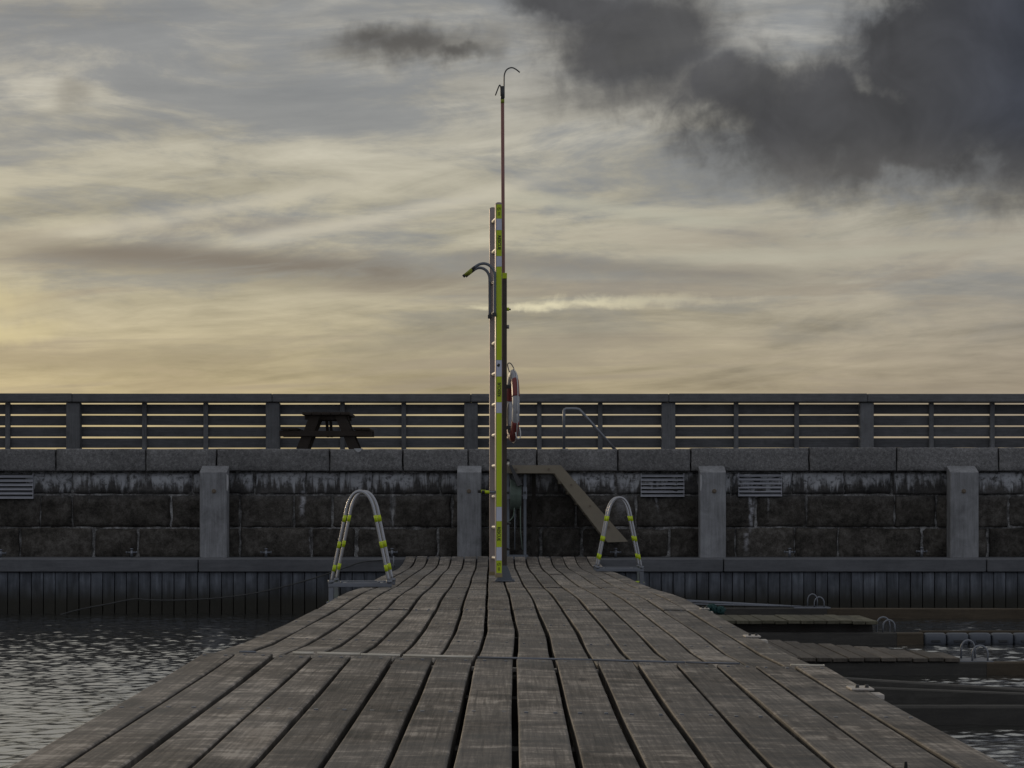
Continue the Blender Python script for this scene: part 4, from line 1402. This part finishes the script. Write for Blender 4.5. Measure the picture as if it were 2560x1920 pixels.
# boom with the low planked platform
d = 14.62
b3 = thing('mooring_boom', 'mooring boom with a low wide plank platform, second from the camera', 'boom', (XE, d, WATER_Z), 'mooring booms off the right side')
beam(b3, (XE, d + 0.06, -0.620), (3.855, d + 0.06, -0.620), 0.12, 0.22, 'boom', 'beam')
beam(b3, (3.858, d + 0.06, -0.622), (8.0, d + 0.06, -0.622), 0.11, 0.22, 'boom_brown', 'outer_beam')
beam(b3, (XE, 16.6, -0.62), (3.6, 15.0, -0.64), 0.10, 0.18, 'boom', 'brace')
n = 19
pwid = (3.64 - XE) / n
for i in range(n):
    xa, xb = XE + i * pwid + 0.005, XE + (i + 1) * pwid - 0.005
    xm = (xa + xb) / 2
    back = interp(xm, [XE, 2.4, 3.67], [16.9, 16.55, 15.08]) + random.uniform(-0.02, 0.02)
    fz = random.uniform(-0.004, 0.004)
    MB().box(xa, xb, d - 0.02 + random.uniform(-0.012, 0.012), back, -0.618 + fz, -0.585 + fz, 0.004).build('platform_plank', 'platform', b3)
loop(b3, U(2420, d + 0.30), d + 0.30, -0.60, 0.115, 0.135)
loop(b3, U(2450, d + 0.05), d + 0.05, -0.615, 0.125, 0.125)
MB().box(3.60, 3.92, d + 0.02, d + 0.36, -0.632, -0.614, 0.003).build('loop_plate', 'galv', b3)
# boom with the raised mossy platform and plastic floats
d = 17.86
b2 = thing('mooring_boom', 'mooring boom with a raised mossy platform and a row of grey floats', 'boom', (XE, d, WATER_Z), 'mooring booms off the right side')
beam(b2, (XE - 0.1, d + 0.07, -0.609), (3.82, d + 0.07, -0.609), 0.12, 0.22, 'boom', 'beam')
beam(b2, (3.823, d + 0.07, -0.612), (4.085, d + 0.07, -0.612), 0.12, 0.22, 'boom_brown', 'outer_beam')
MB().box(XE - 0.1, 3.60, d + 0.12, d + 0.17, -0.612, -0.524).build('riser', 'under', b2)
MB().box(XE - 0.1, 3.60, d + 0.80, d + 0.86, -0.90, -0.524).build('riser', 'under', b2)
n = 20
pwid = (3.63 - XE + 0.1) / n
for i in range(n):
    xa, xb = XE - 0.1 + i * pwid + 0.004, XE - 0.1 + (i + 1) * pwid - 0.004
    fz = random.uniform(-0.005, 0.005)
    MB().box(xa, xb, d - 0.02 + random.uniform(-0.015, 0.012), d + 0.92 + random.uniform(-0.03, 0.03), -0.523 + fz, -0.488 + fz, 0.004).build('platform_plank', 'moss', b2)
loop(b2, U(2208, d + 0.35), d + 0.35, -0.61, 0.13, 0.135)
loop(b2, U(2222, d + 0.08), d + 0.08, -0.612, 0.12, 0.125)
beam(b2, (4.08, d + 0.16, -0.600), (7.6, d + 0.16, -0.600), 0.05, 0.06, 'boom_brown', 'float_rail')
flen = 0.222
for i in range(14):
    x = 4.092 + i * flen
    rings = []
    for (t, r_) in ((0.004, 0.045), (0.010, 0.062), (0.022, 0.070), (0.06, 0.072), (flen - 0.06, 0.072), (flen - 0.022, 0.070), (flen - 0.010, 0.062), (flen - 0.004, 0.045)):
        ring = []
        for j in range(16):
            a = 2 * math.pi * j / 16
            ca, sa = math.cos(a), math.sin(a)
            k_ = 1.0 / max(abs(ca), abs(sa)) ** 0.45
            ring.append((x + t, d + 0.05 + r_ * ca * k_ * 0.95, -0.680 + r_ * sa * k_ * 0.95))
        rings.append(ring)
    fl = MB().quad_strip(rings).build('float', 'float', b2)
    MB().box(x + 0.065, x + 0.155, d - 0.026, d + 0.0, -0.706, -0.680, 0.004).build('recess', 'float_mark', fl)
# boom farthest away, by the ledge
d = 22.0
b1 = thing('mooring_boom', 'thin mooring boom farthest from the camera, just in front of the sheet planks', 'boom', (XE, d, WATER_Z), 'mooring booms off the right side')
beam(b1, (XE - 0.2, d + 0.06, -0.596), (3.85, d + 0.06, -0.596), 0.12, 0.22, 'boom', 'beam')
beam(b1, (3.853, d + 0.06, -0.600), (9.0, d + 0.06, -0.610), 0.11, 0.22, 'boom_brown', 'outer_beam')
for (dd, z0, r_) in ((22.62, -0.47, 0.011), (22.45, -0.49, 0.009), (22.30, -0.535, 0.009)):
    MB().tube([(XE - 0.2, dd, z0), (3.55, d + 0.10, -0.585)], r_, 8).build('stay', 'galv', b1)
loop(b1, U(2031, d + 0.3), d + 0.3, -0.59, 0.12, 0.15)
loop(b1, U(2048, d + 0.06), d + 0.06, -0.595, 0.12, 0.13)
MB().box(3.45, 3.90, d + 0.01, d + 0.36, -0.606, -0.590, 0.003).build('loop_plate', 'galv', b1)

# teal rope tangle on the jetty edge
TD = 11.4
tx, ty, tz = PT(1786, 1523, TD)
tang = MB()
rr_ = random.Random(3)
for cx_, cz_, rad in ((tx - 0.02, tz, 0.042), (tx + 0.035, tz - 0.008, 0.034)):
    pts = []
    for i in range(70):
        a = i * 0.83
        b_ = i * 1.37 + rr_.uniform(-.4, .4)
        q = rad * rr_.uniform(0.72, 1.0)
        pts.append((cx_ + q * math.cos(a) * math.cos(b_) * 1.1, TD + q * math.sin(a) * math.cos(b_), cz_ + q * 0.72 * math.sin(b_)))
    tang.tube(smooth_path(pts, 2), 0.0065, 5)
o = tang.build('rope_tangle', 'teal_rope')
tag(o, 'small tangle of teal rope on the right edge of the jetty', 'rope')
# black strap end poking up between two planks
sx, sd = U(2264, 4.33), 4.33
sz = deck_z(sd, sx, True)
o = MB().prism([(sx - 0.004, sz - 0.03), (sx + 0.004, sz - 0.03), (sx + 0.0045, sz + 0.018), (sx + 0.003, sz + 0.028), (sx - 0.003, sz + 0.027), (sx - 0.004, sz + 0.016)], 'y', sd - 0.002, sd + 0.002).build('strap_end', 'black')
tag(o, 'thin black strap end sticking up between jetty planks at bottom right', 'strap')
